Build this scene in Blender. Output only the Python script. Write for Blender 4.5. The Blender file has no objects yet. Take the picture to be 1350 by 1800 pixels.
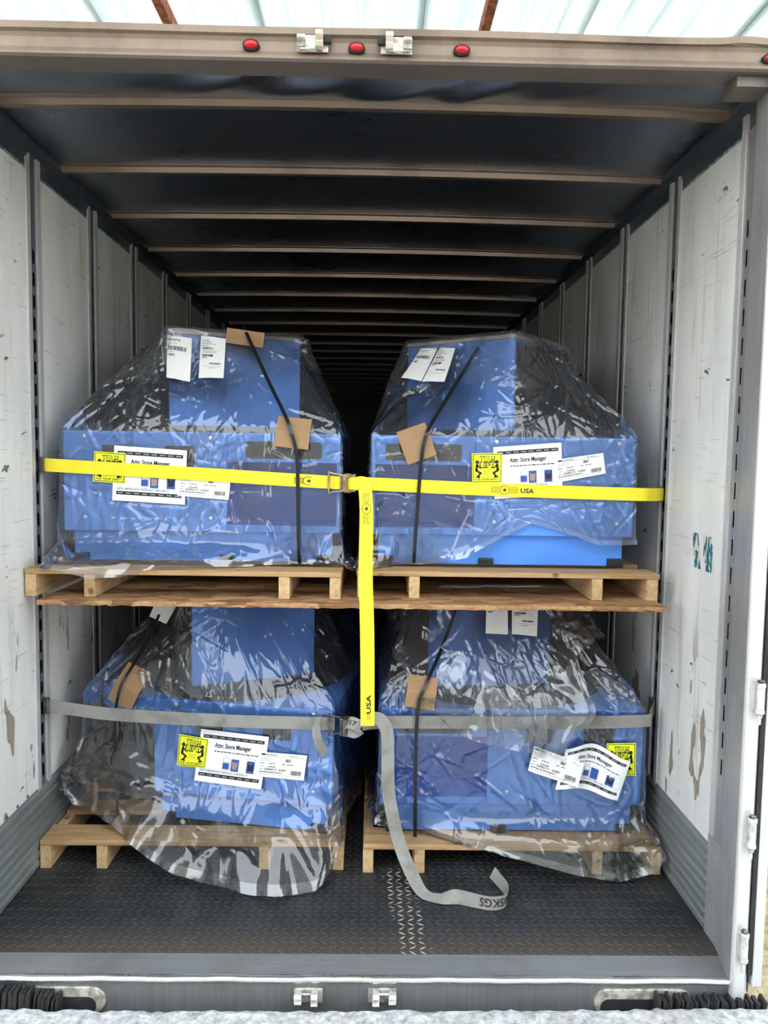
import bpy, math, random
import numpy as np
from mathutils import Matrix, Vector

random.seed(7)
rng = np.random.default_rng(11)
SC = bpy.context.scene
COL = SC.collection

# ------------------------------------------------------------------ camera
cam_data = bpy.data.cameras.new('camera')
cam_data.sensor_fit = 'VERTICAL'
cam_data.sensor_height = 36.0
cam_data.sensor_width = 27.0
cam_data.lens = 1331.4 / 1800.0 * 36.0
cam_data.clip_start = 0.02
cam_data.clip_end = 300
cam = bpy.data.objects.new('camera', cam_data)
COL.objects.link(cam)
yaw, pitch, roll = -0.0146, -0.0750, -0.0147
Rm = Matrix.Rotation(yaw, 3, 'Z') @ Matrix.Rotation(pitch, 3, 'X') @ Matrix.Rotation(roll, 3, 'Y')
ex, ey, ez = Rm.col[0], Rm.col[1], Rm.col[2]
cam.matrix_world = Matrix(((ex[0], ez[0], -ey[0], 0.0616),
                           (ex[1], ez[1], -ey[1], -2.325),
                           (ex[2], ez[2], -ey[2], 1.6744),
                           (0, 0, 0, 1)))
SC.camera = cam

# ------------------------------------------------------------------ world, light, exposure
world = bpy.data.worlds.new('overcast_sky')
SC.world = world
world.use_nodes = True
wn = world.node_tree.nodes
wl = world.node_tree.links
wn.clear()
w_out = wn.new('ShaderNodeOutputWorld')
w_bg = wn.new('ShaderNodeBackground')
w_tc = wn.new('ShaderNodeTexCoord')
w_sep = wn.new('ShaderNodeSeparateXYZ')
w_ramp = wn.new('ShaderNodeValToRGB')
w_ramp.color_ramp.elements[0].position = 0.0
w_ramp.color_ramp.elements[0].color = (0.98, 0.97, 0.94, 1)
w_ramp.color_ramp.elements[1].position = 1.0
w_ramp.color_ramp.elements[1].color = (0.80, 0.90, 1.0, 1)
wl.new(w_tc.outputs['Generated'], w_sep.inputs[0])
wl.new(w_sep.outputs['Z'], w_ramp.inputs[0])
wl.new(w_ramp.outputs[0], w_bg.inputs['Color'])
w_bg.inputs['Strength'].default_value = 1.0
wl.new(w_bg.outputs[0], w_out.inputs[0])

SC.view_settings.view_transform = 'Standard'
SC.view_settings.look = 'None'
SC.view_settings.gamma = 1.0
SC.view_settings.use_curve_mapping = False
SC.view_settings.exposure = 2.12
SC.cycles.transparent_max_bounces = 16
SC.cycles.max_bounces = 6
SC.cycles.diffuse_bounces = 4
SC.cycles.glossy_bounces = 3
SC.cycles.use_adaptive_sampling = True
SC.cycles.adaptive_threshold = 0.07
SC.cycles.adaptive_min_samples = 12
SC.cycles.use_denoising = True
SC.cycles.caustics_reflective = False
SC.cycles.caustics_refractive = False

# ------------------------------------------------------------------ material helpers
class NB:
    """small node-graph builder"""
    def __init__(s, name):
        s.m = bpy.data.materials.new(name)
        s.m.use_nodes = True
        s.t = s.m.node_tree
        s.t.nodes.clear()
        s.out = s.t.nodes.new('ShaderNodeOutputMaterial')
    def n(s, typ, props=None, **inp):
        nd = s.t.nodes.new('ShaderNode' + typ)
        for k, v in (props or {}).items():
            setattr(nd, k, v)
        for k, v in inp.items():
            key = k.replace('_', ' ')
            sock = nd.inputs[int(k[1:])] if k[0] == 'i' and k[1:].isdigit() else nd.inputs[key]
            s.set(sock, v)
        return nd
    def set(s, sock, v):
        if isinstance(v, bpy.types.NodeSocket):
            s.t.links.new(v, sock)
        elif isinstance(v, bpy.types.Node):
            s.t.links.new(v.outputs[0], sock)
        else:
            if isinstance(v, tuple) and len(v) == 3 and sock.type == 'RGBA':
                v = v + (1,)
            sock.default_value = v
    def pos(s, scale=(1, 1, 1), rand=0.0, obj=False, rot=(0, 0, 0)):
        if obj:
            src = s.n('TexCoord').outputs['Object']
        else:
            src = s.n('NewGeometry').outputs['Position']
        if rand:
            oi = s.n('ObjectInfo')
            mul = s.n('Math', {'operation': 'MULTIPLY'}, i0=oi.outputs['Random'], i1=rand)
            cmb = s.n('CombineXYZ', X=mul, Y=mul, Z=mul)
            src = s.n('VectorMath', {'operation': 'ADD'}, i0=src, i1=cmb).outputs[0]
        return s.n('Mapping', None, Vector=src, Scale=scale, Rotation=rot).outputs[0]
    def noise(s, vec, scale=5.0, detail=4.0, rough=0.55, dist=0.0):
        return s.n('TexNoise', None, Vector=vec, Scale=scale, Detail=detail, Roughness=rough, Distortion=dist).outputs[0]
    def voro(s, vec, scale=5.0, feature='F1', rnd=1.0):
        nd = s.n('TexVoronoi', {'feature': feature}, Vector=vec, Scale=scale, Randomness=rnd)
        return nd
    def step(s, v, a, b):
        return s.n('MapRange', {'interpolation_type': 'SMOOTHSTEP'}, Value=v, From_Min=a, From_Max=b).outputs[0]
    def math(s, op, a, b=0.0):
        return s.n('Math', {'operation': op}, i0=a, i1=b).outputs[0]
    def mix(s, f, a, b):
        nd = s.n('Mix', {'data_type': 'RGBA'})
        s.set(nd.inputs[0], f)
        s.set(nd.inputs[6], a)
        s.set(nd.inputs[7], b)
        return nd.outputs[2]
    def ramp(s, v, stops):
        nd = s.n('ValToRGB', None, Fac=v)
        cr = nd.color_ramp
        while len(cr.elements) < len(stops):
            cr.elements.new(0.5)
        for e, (p, c) in zip(cr.elements, stops):
            e.position = p
            e.color = tuple(c) + (1,)
        return nd.outputs[0]
    def bump(s, h, strength=0.3, dist=0.01):
        return s.n('Bump', None, Height=h, Strength=strength, Distance=dist).outputs[0]
    def bsdf(s, color=(0.5, 0.5, 0.5), rough=0.5, metal=0.0, normal=None, spec=0.5, **kw):
        b = s.n('BsdfPrincipled')
        s.set(b.inputs['Base Color'], color)
        s.set(b.inputs['Roughness'], rough)
        s.set(b.inputs['Metallic'], metal)
        s.set(b.inputs['Specular IOR Level'], spec)
        for k, v in kw.items():
            s.set(b.inputs[k.replace('_', ' ')], v)
        if normal is not None:
            s.set(b.inputs['Normal'], normal)
        s.t.links.new(b.outputs[0], s.out.inputs[0])
        return b

def plain(name, color, rough=0.5, metal=0.0, vary=0.0, vs=6.0, bump=0.0, spec=0.5):
    b = NB(name)
    c = color
    nrm = None
    if vary or bump:
        nz = b.noise(b.pos(rand=3.0), vs, 5.0)
        if vary:
            lo = tuple(max(0, x * (1 - vary)) for x in color)
            hi = tuple(min(1, x * (1 + vary)) for x in color)
            c = b.mix(b.step(nz, 0.3, 0.7), lo, hi)
        if bump:
            nrm = b.bump(b.noise(b.pos(), vs * 8, 4.0), bump, 0.004)
    b.bsdf(c, rough, metal, nrm, spec)
    return b.m

MT = {}
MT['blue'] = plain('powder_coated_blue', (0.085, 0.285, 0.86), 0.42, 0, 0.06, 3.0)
MT['blue_shaded'] = plain('bay_shade_blue', (0.045, 0.155, 0.52), 0.5, 0, 0.05, 3.0)  # darker copy of the blue, with the open bay's shade in the colour
MT['black'] = plain('black_plastic', (0.012, 0.013, 0.015), 0.45)
MT['navy'] = plain('black_insert_and_shade', (0.008, 0.010, 0.020), 0.35)  # window inserts; also stands in for shade in one bay and tower sides
MT['rubber'] = plain('black_rubber', (0.018, 0.018, 0.019), 0.8, 0, 0.4, 30, 0.5)
MT['band'] = plain('black_strapping', (0.008, 0.008, 0.009), 0.28)
MT['cream'] = plain('cream_edge_board', (0.62, 0.56, 0.47), 0.7, 0, 0.1)
MT['screw'] = plain('zinc_screw', (0.75, 0.75, 0.73), 0.3, 0.6)
MT['paper'] = plain('white_paper', (0.86, 0.87, 0.88), 0.65)
MT['paper_tag'] = plain('white_tag_paper', (0.80, 0.80, 0.78), 0.65)
MT['ink'] = plain('black_ink', (0.012, 0.012, 0.014), 0.6)
MT['ink_grey'] = plain('grey_ink', (0.16, 0.16, 0.17), 0.6)
MT['ink_light'] = plain('light_grey_ink', (0.42, 0.42, 0.43), 0.6)
MT['ink_blue'] = plain('blue_photo_print', (0.03, 0.08, 0.35), 0.5)
MT['ink_tan'] = plain('tan_photo_print', (0.36, 0.25, 0.14), 0.5)
MT['ink_photo'] = plain('grey_photo_print', (0.45, 0.48, 0.55), 0.5)
MT['sign_yellow'] = plain('fluorescent_yellow_card', (0.86, 0.90, 0.015), 0.5)
MT['gold_zinc'] = plain('yellow_zinc_steel', (0.36, 0.26, 0.15), 0.35, 0.8, 0.4, 30)
MT['steel_dark'] = plain('worn_dark_steel', (0.16, 0.14, 0.12), 0.4, 0.8, 0.4, 30)
MT['red_lens'] = plain('red_lens', (0.42, 0.004, 0.012), 0.15, 0, 0.1)
MT['white_zinc'] = plain('galvanised_steel', (0.62, 0.61, 0.58), 0.42, 0.5, 0.25, 40, 0.2)
MT['keeper'] = plain('grimy_galvanised_steel', (0.50, 0.47, 0.42), 0.5, 0.4, 0.45, 40, 0.3)

def wood_mat(name, lo, mid, hi, axis):
    b = NB(name)
    sc = [14, 14, 14]
    sc[axis] = 1.1
    v = b.pos(tuple(sc), rand=9.0)
    n1 = b.noise(v, 3.2, 6.0, 0.6, 0.6)
    sc2 = [60, 60, 60]
    sc2[axis] = 3.0
    n2 = b.noise(b.pos(tuple(sc2), rand=5.0), 3.0, 4.0)
    c = b.ramp(n1, [(0.25, lo), (0.5, mid), (0.75, hi)])
    c = b.mix(b.math('MULTIPLY', b.step(n2, 0.45, 0.7), 0.4), c, lo)
    oi = b.n('ObjectInfo')
    c = b.mix(b.math('MULTIPLY', oi.outputs['Random'], 0.35), c, mid)
    kn = b.voro(b.pos((9, 9, 9), rand=7.0), 1.0)
    c = b.mix(b.math('MULTIPLY', b.math('SUBTRACT', 1.0, b.step(kn.outputs['Distance'], 0.05, 0.17)), 0.75), c, (0.09, 0.04, 0.018))
    b.bsdf(c, 0.72, 0, b.bump(n2, 0.25, 0.003), 0.3)
    return b.m
MT['wood_x'] = wood_mat('pine_board', (0.22, 0.12, 0.05), (0.42, 0.265, 0.125), (0.55, 0.37, 0.19), 0)
MT['wood_y'] = wood_mat('pine_stringer', (0.33, 0.20, 0.09), (0.55, 0.38, 0.20), (0.68, 0.50, 0.29), 1)

def osb_mat():
    b = NB('oriented_strand_board')
    v = b.pos((1, 1, 1))
    nz = b.n('TexNoise', None, Vector=v, Scale=14.0, Detail=2.0)
    dv = b.n('VectorMath', {'operation': 'SCALE'}, i0=nz.outputs['Color'])
    dv.inputs['Scale'].default_value = 0.35
    vv = b.n('VectorMath', {'operation': 'ADD'}, i0=b.pos((9, 26, 20), rot=(0, 0, 0.4)), i1=dv.outputs[0])
    vo = b.voro(vv.outputs[0], 1.4)
    bw = b.n('RGBToBW', None, Color=vo.outputs['Color'])
    c = b.ramp(bw.outputs[0], [(0.1, (0.16, 0.07, 0.03)), (0.45, (0.34, 0.18, 0.08)), (0.7, (0.45, 0.27, 0.13)), (0.95, (0.24, 0.12, 0.05))])
    fine = b.noise(b.pos((20, 120, 60)), 2.0, 4.0)
    c = b.mix(b.math('MULTIPLY', b.step(fine, 0.45, 0.7), 0.45), c, (0.12, 0.06, 0.03))
    b.bsdf(c, 0.75, 0, b.bump(b.math('ADD', bw.outputs[0], fine), 0.4, 0.003), 0.3)
    return b.m
MT['osb'] = osb_mat()

def cardboard_mat():
    b = NB('corrugated_cardboard')
    n1 = b.noise(b.pos((4, 4, 60), rand=4), 3.0, 3.0)
    c = b.mix(n1, (0.27, 0.165, 0.085), (0.36, 0.23, 0.125))
    b.bsdf(c, 0.8, 0, b.bump(n1, 0.15, 0.003), 0.2)
    return b.m
MT['card'] = cardboard_mat()

def panel_mat():
    b = NB('scuffed_white_plywood_liner')
    P = b.pos()
    base = b.mix(b.step(b.noise(b.pos((1, 3, 1)), 1.6, 5.0), 0.3, 0.7), (0.62, 0.63, 0.62), (0.73, 0.74, 0.73))
    # yellow-brown vertical drips
    st = b.step(b.noise(b.pos((1, 14, 1.0)), 1.3, 5.0, 0.6), 0.56, 0.70)
    c = b.mix(b.math('MULTIPLY', st, 0.5), base, (0.42, 0.38, 0.27))
    # long dark scratches along the load direction
    msk = b.step(b.noise(b.pos((1, 2, 2)), 1.7, 3.0), 0.40, 0.58)
    for rx, sc in ((0.30, 2.4), (-0.12, 3.1)):
        sc1 = b.step(b.noise(b.pos((1, 1.1, 26), rot=(rx, 0, 0)), sc, 6.0, 0.7, 0.2), 0.60, 0.66)
        c = b.mix(b.math('MULTIPLY', b.math('MULTIPLY', sc1, msk), 0.55), c, (0.16, 0.16, 0.17))
    # black rubber marks
    k = b.step(b.noise(b.pos((1, 1.0, 2.2), rot=(0.5, 0, 0)), 8.0, 4.0, 0.65), 0.675, 0.70)
    c = b.mix(b.math('MULTIPLY', k, 0.9), c, (0.03, 0.03, 0.035))
    # gouges that bare the wood, mostly where forks and pallets hit
    z = b.n('SeparateXYZ', None, Vector=b.n('NewGeometry').outputs['Position']).outputs['Z']
    low = b.math('SUBTRACT', 1.0, b.step(z, 0.75, 1.15))
    g = b.noise(b.pos((1, 2.4, 0.8)), 5.0, 2.0, 0.5)
    gm = b.math('MULTIPLY', b.step(g, 0.64, 0.65), low)
    c = b.mix(gm, c, (0.30, 0.25, 0.19))
    rim = b.math('MULTIPLY', b.math('MULTIPLY', b.step(g, 0.628, 0.64), b.math('SUBTRACT', 1.0, b.step(g, 0.645, 0.655))), low)
    c = b.mix(b.math('MULTIPLY', rim, 0.7), c, (0.12, 0.10, 0.09))
    b.bsdf(c, 0.5, 0, b.bump(b.math('MULTIPLY', gm, -1.0), 0.5, 0.004), 0.4)
    return b.m
MT['panel'] = panel_mat()

def metal_mat(name, col, rough, metal, scratch=0.5, dirt=(0.12, 0.10, 0.08), dirt_amt=0.3, axis=0, bump=0.1):
    b = NB(name)
    sc = [40, 40, 40]
    sc[axis] = 1.5
    n1 = b.noise(b.pos(tuple(sc)), 1.5, 5.0, 0.65)
    n2 = b.noise(b.pos(), 3.0, 6.0, 0.6)
    c = b.mix(b.math('MULTIPLY', b.step(n1, 0.35, 0.75), scratch), col, tuple(min(1, x * 1.5) for x in col))
    c = b.mix(b.math('MULTIPLY', b.step(n2, 0.45, 0.75), dirt_amt), c, dirt)
    r = b.math('ADD', rough - 0.1, b.math('MULTIPLY', n2, 0.25))
    b.bsdf(c, r, metal, b.bump(n1, bump, 0.002))
    return b.m
MT['alu'] = metal_mat('mill_aluminium', (0.50, 0.51, 0.51), 0.42, 0.75, 0.3, (0.2, 0.19, 0.18), 0.3, 2)
MT['post'] = metal_mat('painted_post_flange', (0.56, 0.56, 0.55), 0.4, 0.35, 0.2, (0.25, 0.24, 0.22), 0.25, 2)
MT['post_in'] = metal_mat('grey_post_channel', (0.085, 0.095, 0.115), 0.55, 0.2, 0.2, (0.08, 0.08, 0.09), 0.35, 2)
MT['scuff'] = metal_mat('scuffed_corrugated_liner', (0.21, 0.23, 0.23), 0.45, 0.45, 0.6, (0.10, 0.105, 0.105), 0.5, 1)
MT['roof'] = metal_mat('dull_roof_sheet', (0.25, 0.28, 0.33), 0.28, 0.95, 0.1, (0.10, 0.085, 0.07), 0.35, 0, 0.03)
MT['bow'] = metal_mat('galvanised_roof_bow', (0.33, 0.245, 0.19), 0.36, 0.85, 0.15, (0.12, 0.085, 0.06), 0.4, 0, 0.05)
MT['rail'] = metal_mat('grey_top_rail', (0.13, 0.15, 0.18), 0.35, 0.7, 0.2, (0.08, 0.08, 0.085), 0.35, 1)
MT['header'] = metal_mat('dirty_cream_header_paint', (0.205, 0.153, 0.110), 0.42, 0.15, 0.2, (0.085, 0.055, 0.038), 0.7, 2, 0.15)
MT['header_shaded'] = metal_mat('dirty_shaded_header_paint', (0.150, 0.125, 0.110), 0.5, 0.2, 0.2, (0.09, 0.07, 0.055), 0.5, 0, 0.1)  # darker copy of the header paint, underside shade put into the colour
MT['sill'] = metal_mat('worn_sill_steel', (0.21, 0.22, 0.22), 0.45, 0.5, 0.5, (0.10, 0.09, 0.08), 0.5, 2, 0.2)
MT['thresh'] = metal_mat('bare_threshold_steel', (0.26, 0.27, 0.28), 0.40, 0.6, 0.4, (0.13, 0.11, 0.09), 0.5, 0, 0.15)
MT['bead'] = metal_mat('polished_sill_bead', (0.75, 0.75, 0.74), 0.25, 0.95, 0.2, (0.3, 0.28, 0.25), 0.2, 0)
MT['frame'] = metal_mat('rear_frame_steel', (0.40, 0.40, 0.40), 0.42, 0.5, 0.4, (0.16, 0.15, 0.14), 0.4, 2, 0.2)
MT['frame_face'] = metal_mat('bright_frame_face', (0.66, 0.66, 0.65), 0.35, 0.45, 0.2, (0.28, 0.26, 0.24), 0.25, 2)
MT['teal'] = plain('teal_panel_edge', (0.12, 0.26, 0.27), 0.6, 0, 0.6, 40)
MT['gap_dark'] = plain('trailer_skin', (0.035, 0.04, 0.05), 0.6, 0.2)

def floor_mat(lug):
    b = NB('worn_black_deck' + ('_tread' if lug else ''))
    p = b.n('SeparateXYZ', None, Vector=b.n('NewGeometry').outputs['Position'])
    x, y = p.outputs['X'], p.outputs['Y']
    n1 = b.noise(b.pos(), 7.0, 6.0, 0.7)
    n2 = b.noise(b.pos(), 90.0, 4.0, 0.6)
    base = b.mix(b.step(n1, 0.3, 0.75), (0.012, 0.0135, 0.015), (0.031, 0.033, 0.035))
    base = b.mix(b.math('MULTIPLY', b.step(n2, 0.5, 0.75), 0.6), base, (0.045, 0.046, 0.048))
    # brown grit by the sill
    grit = b.math('MULTIPLY', b.math('SUBTRACT', 1.0, b.step(b.math('ADD', y, b.math('MULTIPLY', n1, 0.25)), 0.20, 0.42)), 0.75)
    base = b.mix(grit, base, (0.075, 0.060, 0.047))
    if lug:
        worn = b.math('MULTIPLY', b.step(n1, 0.5, 0.7), 0.35)
        base = b.mix(worn, base, (0.060, 0.058, 0.056))
        # tread crests rubbed bright by a trolley wheel, running in from the sill
        cx = b.math('SUBTRACT', x, b.math('ADD', 0.245, b.math('MULTIPLY', y, -0.12)))
        d = b.math('ABSOLUTE', cx)
        w = b.math('SUBTRACT', 1.0, b.step(d, 0.045, 0.062))
        w = b.math('MULTIPLY', w, b.math('SUBTRACT', 1.0, b.step(y, 0.60, 0.64)))
        w = b.math('MULTIPLY', w, b.step(b.noise(b.pos((3, 1, 1)), 9.0, 3.0), 0.33, 0.5))
        base = b.mix(w, base, (0.33, 0.30, 0.25))
    spk = b.voro(b.pos((1, 1, 0)), 16.0)
    s1 = b.math('MULTIPLY', b.math('SUBTRACT', 1.0, b.step(spk.outputs['Distance'], 0.03, 0.06)), b.step(b.noise(b.pos(), 13.0), 0.52, 0.6))
    base = b.mix(b.math('MULTIPLY', s1, 0.9), base, (0.5, 0.48, 0.44))
    b.bsdf(base, b.math('ADD', 0.38, b.math('MULTIPLY', n1, 0.3)), 0.0, b.bump(n2, 0.5, 0.003), 0.5)
    return b.m
MT['deck'] = floor_mat(False)
MT['lug'] = floor_mat(True)

def webbing(name, col, dirt, amt):
    b = NB(name)
    v = b.n('TexCoord').outputs['UV']
    mp = b.n('Mapping', None, Vector=v, Scale=(900, 14, 1)).outputs[0]
    wv = b.noise(mp, 1.0, 2.0)
    n1 = b.noise(b.pos(), 9.0, 5.0, 0.65)
    c = b.mix(b.math('MULTIPLY', b.step(n1, 0.4, 0.7), amt), col, dirt)
    c = b.mix(b.math('MULTIPLY', b.step(wv, 0.45, 0.65), 0.16), c, dirt)
    b.bsdf(c, 0.7, 0, b.bump(wv, 0.25, 0.001), 0.3)
    return b.m
MT['web_y'] = webbing('yellow_webbing', (0.92, 0.76, 0.035), (0.55, 0.42, 0.03), 0.15)
MT['web_g'] = webbing('dirty_grey_webbing', (0.27, 0.265, 0.245), (0.13, 0.115, 0.095), 0.7)

def film_mat(name, haze, gain):
    b = NB(name)
    fr = b.n('Fresnel', None, IOR=1.5)
    fac = b.math('MINIMUM', b.math('ADD', b.math('MULTIPLY', fr.outputs[0], gain), 0.01), 0.9)
    tr = b.n('BsdfTransparent', None, Color=(0.965, 0.97, 0.97))
    gl = b.n('BsdfGlossy', None, Color=(1, 1, 1), Roughness=0.07)
    df = b.n('BsdfDiffuse', None, Color=(0.85, 0.87, 0.88))
    tl = b.n('BsdfTranslucent', None, Color=(0.85, 0.87, 0.88))
    hz = b.n('MixShader', None, Fac=0.4, i1=df.outputs[0], i2=tl.outputs[0])
    m1 = b.n('MixShader', None, Fac=haze, i1=tr.outputs[0], i2=hz.outputs[0])
    m2 = b.n('MixShader', None, Fac=fac, i1=m1.outputs[0], i2=gl.outputs[0])
    b.t.links.new(m2.outputs[0], b.out.inputs[0])
    return b.m
MT['film'] = film_mat('clear_polythene_film', 0.038, 1.75)
MT['film_hem'] = film_mat('doubled_polythene_film', 0.055, 1.8)

def canopy_mat():
    b = NB('translucent_roof_sheet')
    n1 = b.noise(b.pos((5, 0.25, 1)), 2.5, 5.0, 0.6)
    n2 = b.noise(b.pos((12, 0.5, 1)), 3.0, 4.0)
    c = b.ramp(n1, [(0.3, (0.30, 0.36, 0.335)), (0.5, (0.42, 0.47, 0.455)), (0.7, (0.47, 0.51, 0.50))])
    c = b.mix(b.math('MULTIPLY', b.step(n2, 0.55, 0.75), 0.4), c, (0.30, 0.34, 0.31))
    df = b.n('BsdfDiffuse', None, Color=c)
    tl = b.n('BsdfTranslucent', None, Color=c)
    m = b.n('MixShader', None, Fac=0.72, i1=df.outputs[0], i2=tl.outputs[0])
    b.t.links.new(m.outputs[0], b.out.inputs[0])
    return b.m
MT['canopy'] = canopy_mat()
MT['added_wall'] = plain('added_wall_grey', (0.40, 0.41, 0.42), 0.6, 0, 0.2, 2.0)  # for the unseen wall added behind the dock
MT['rust'] = plain('rusty_red_purlin', (0.33, 0.10, 0.06), 0.8, 0, 0.6, 20)

def concrete_mat():
    b = NB('pale_rough_concrete')
    n1 = b.noise(b.pos(), 40.0, 6.0, 0.7)
    n2 = b.noise(b.pos(), 6.0, 4.0)
    c = b.ramp(n1, [(0.3, (0.20, 0.21, 0.225)), (0.5, (0.47, 0.475, 0.48)), (0.7, (0.72, 0.72, 0.72))])
    c = b.mix(b.math('MULTIPLY', b.step(n2, 0.5, 0.75), 0.4), c, (0.27, 0.25, 0.225))
    b.bsdf(c, 0.85, 0, b.bump(n1, 0.8, 0.01), 0.3)
    return b.m
MT['concrete'] = concrete_mat()

def grass_mat():
    b = NB('dry_grass')
    n1 = b.noise(b.pos(), 14.0, 6.0, 0.7)
    n2 = b.noise(b.pos(), 1.2, 3.0)
    c = b.ramp(n1, [(0.3, (0.30, 0.22, 0.11)), (0.5, (0.55, 0.44, 0.27)), (0.7, (0.72, 0.62, 0.42))])
    c = b.mix(b.step(n2, 0.5, 0.7), c, (0.30, 0.36, 0.10))
    b.bsdf(c, 0.95, 0, b.bump(n1, 1.0, 0.05), 0.1)
    return b.m
MT['grass'] = grass_mat()

# ------------------------------------------------------------------ mesh helpers
def link(o, parent=None):
    COL.objects.link(o)
    if parent is not None:
        o.parent = parent
    return o

class MB:
    """collects faces, then builds ONE mesh object"""
    def __init__(s):
        s.v = []
        s.f = []
    def add(s, vs, fs):
        k = len(s.v)
        s.v.extend([tuple(map(float, p)) for p in vs])
        s.f.extend([tuple(i + k for i in f) for f in fs])
        return s
    def box(s, x0, x1, y0, y1, z0, z1, rz=0.0, piv=None, m=None):
        vs = [(x, y, z) for z in (z0, z1) for (x, y) in ((x0, y0), (x1, y0), (x1, y1), (x0, y1))]
        if rz:
            px, py = piv if piv else ((x0 + x1) / 2, (y0 + y1) / 2)
            c, q = math.cos(rz), math.sin(rz)
            vs = [(px + (x - px) * c - (y - py) * q, py + (x - px) * q + (y - py) * c, z) for x, y, z in vs]
        if m is not None:
            vs = [tuple(m @ Vector(p)) for p in vs]
        return s.add(vs, [(0, 3, 2, 1), (4, 5, 6, 7), (0, 1, 5, 4), (1, 2, 6, 5), (2, 3, 7, 6), (3, 0, 4, 7)])
    def prism(s, prof, a, b, axis='x', closed=True):
        """profile (p,q) extruded from a to b; axis x: (p,q)=(y,z); y: (x,z); z: (x,y)"""
        def mk(t, p, q):
            return {'x': (t, p, q), 'y': (p, t, q), 'z': (p, q, t)}[axis]
        n = len(prof)
        vs = [mk(a, p, q) for p, q in prof] + [mk(b, p, q) for p, q in prof]
        fs = [(i, (i + 1) % n, n + (i + 1) % n, n + i) for i in range(n if closed else n - 1)]
        if closed:
            fs += [tuple(range(n - 1, -1, -1)), tuple(range(n, 2 * n))]
        return s.add(vs, fs)
    def cyl(s, p0, p1, r0, r1=None, n=14, cap=True):
        r1 = r0 if r1 is None else r1
        p0, p1 = Vector(p0), Vector(p1)
        d = (p1 - p0).normalized()
        a = d.orthogonal().normalized()
        b = d.cross(a)
        vs, fs = [], []
        for p, r in ((p0, r0), (p1, r1)):
            for i in range(n):
                t = 2 * math.pi * i / n
                vs.append(p + a * math.cos(t) * r + b * math.sin(t) * r)
        fs = [(i, (i + 1) % n, n + (i + 1) % n, n + i) for i in range(n)]
        if cap:
            fs += [tuple(range(n - 1, -1, -1)), tuple(range(n, 2 * n))]
        return s.add(vs, fs)
    def tube(s, pts, r, n=8):
        for a, b in zip(pts[:-1], pts[1:]):
            s.cyl(a, b, r, r, n)
        return s
    def lathe(s, base, axis, prof, n=18):
        """prof: list of (t along axis, radius)"""
        base, d = Vector(base), Vector(axis).normalized()
        a = d.orthogonal().normalized()
        b = d.cross(a)
        vs, fs = [], []
        for t, r in prof:
            for i in range(n):
                w = 2 * math.pi * i / n
                vs.append(base + d * t + a * math.cos(w) * r + b * math.sin(w) * r)
        for k in range(len(prof) - 1):
            for i in range(n):
                fs.append((k * n + i, k * n + (i + 1) % n, (k + 1) * n + (i + 1) % n, (k + 1) * n + i))
        fs += [tuple(range(n - 1, -1, -1)), tuple(range((len(prof) - 1) * n, len(prof) * n))]
        return s.add(vs, fs)
    def build(s, name, mat, parent=None, smooth=False, bevel=0.0, org=None):
        me = bpy.data.meshes.new(name)
        vs = s.v
        if org is not None:
            vs = [(x - org[0], y - org[1], z - org[2]) for x, y, z in vs]
        me.from_pydata(vs, [], s.f)
        me.materials.append(mat if not isinstance(mat, str) else MT[mat])
        if smooth:
            me.polygons.foreach_set('use_smooth', [True] * len(me.polygons))
        me.update()
        o = bpy.data.objects.new(name, me)
        if org is not None and parent is None:
            o.location = org
        link(o, parent)
        if bevel:
            md = o.modifiers.new('bevel', 'BEVEL')
            md.width = bevel
            md.segments = 2
            md.limit_method = 'ANGLE'
        return o

def tag(o, label=None, cat=None, group=None, kind=None):
    if label: o['label'] = label
    if cat: o['category'] = cat
    if group: o['group'] = group
    if kind: o['kind'] = kind
    return o

def empty(name, loc, label, cat, rz=0.0, group=None):
    o = bpy.data.objects.new(name, None)
    o.empty_display_size = 0.05
    o.location = loc
    o.rotation_euler = (0, 0, rz)
    link(o)
    return tag(o, label, cat, group)

def struct(o, label=None):
    return tag(o, label, None, None, 'structure')

def shared(name, src, parent, loc, rz=0.0, scale=None):
    o = bpy.data.objects.new(name, src.data)
    link(o, parent)
    o.location = loc
    o.rotation_euler = (0, 0, rz)
    if scale: o.scale = scale
    return o

W2 = 1.27          # half inner width of the trailer
H = 2.85           # inner height
LEN = 15.6         # inner length

# ------------------------------------------------------------------ outdoors
g = MB()
g.add([(-60, -60, -1.25), (60, -60, -1.25), (60, 90, -1.25), (-60, 90, -1.25)], [(0, 1, 2, 3)])
struct(g.build('ground', 'grass'), 'dry grassy ground beside the trailer')

def grid_obj(name, fn, nu, nv, mat, parent=None, smooth=True, org=None):
    m = MB()
    vs = [fn(i / nu, j / nv) for j in range(nv + 1) for i in range(nu + 1)]
    fs = [(j * (nu + 1) + i, j * (nu + 1) + i + 1, (j + 1) * (nu + 1) + i + 1, (j + 1) * (nu + 1) + i) for j in range(nv) for i in range(nu)]
    m.add(vs, fs)
    return m.build(name, mat, parent, smooth, org=org)

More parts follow.
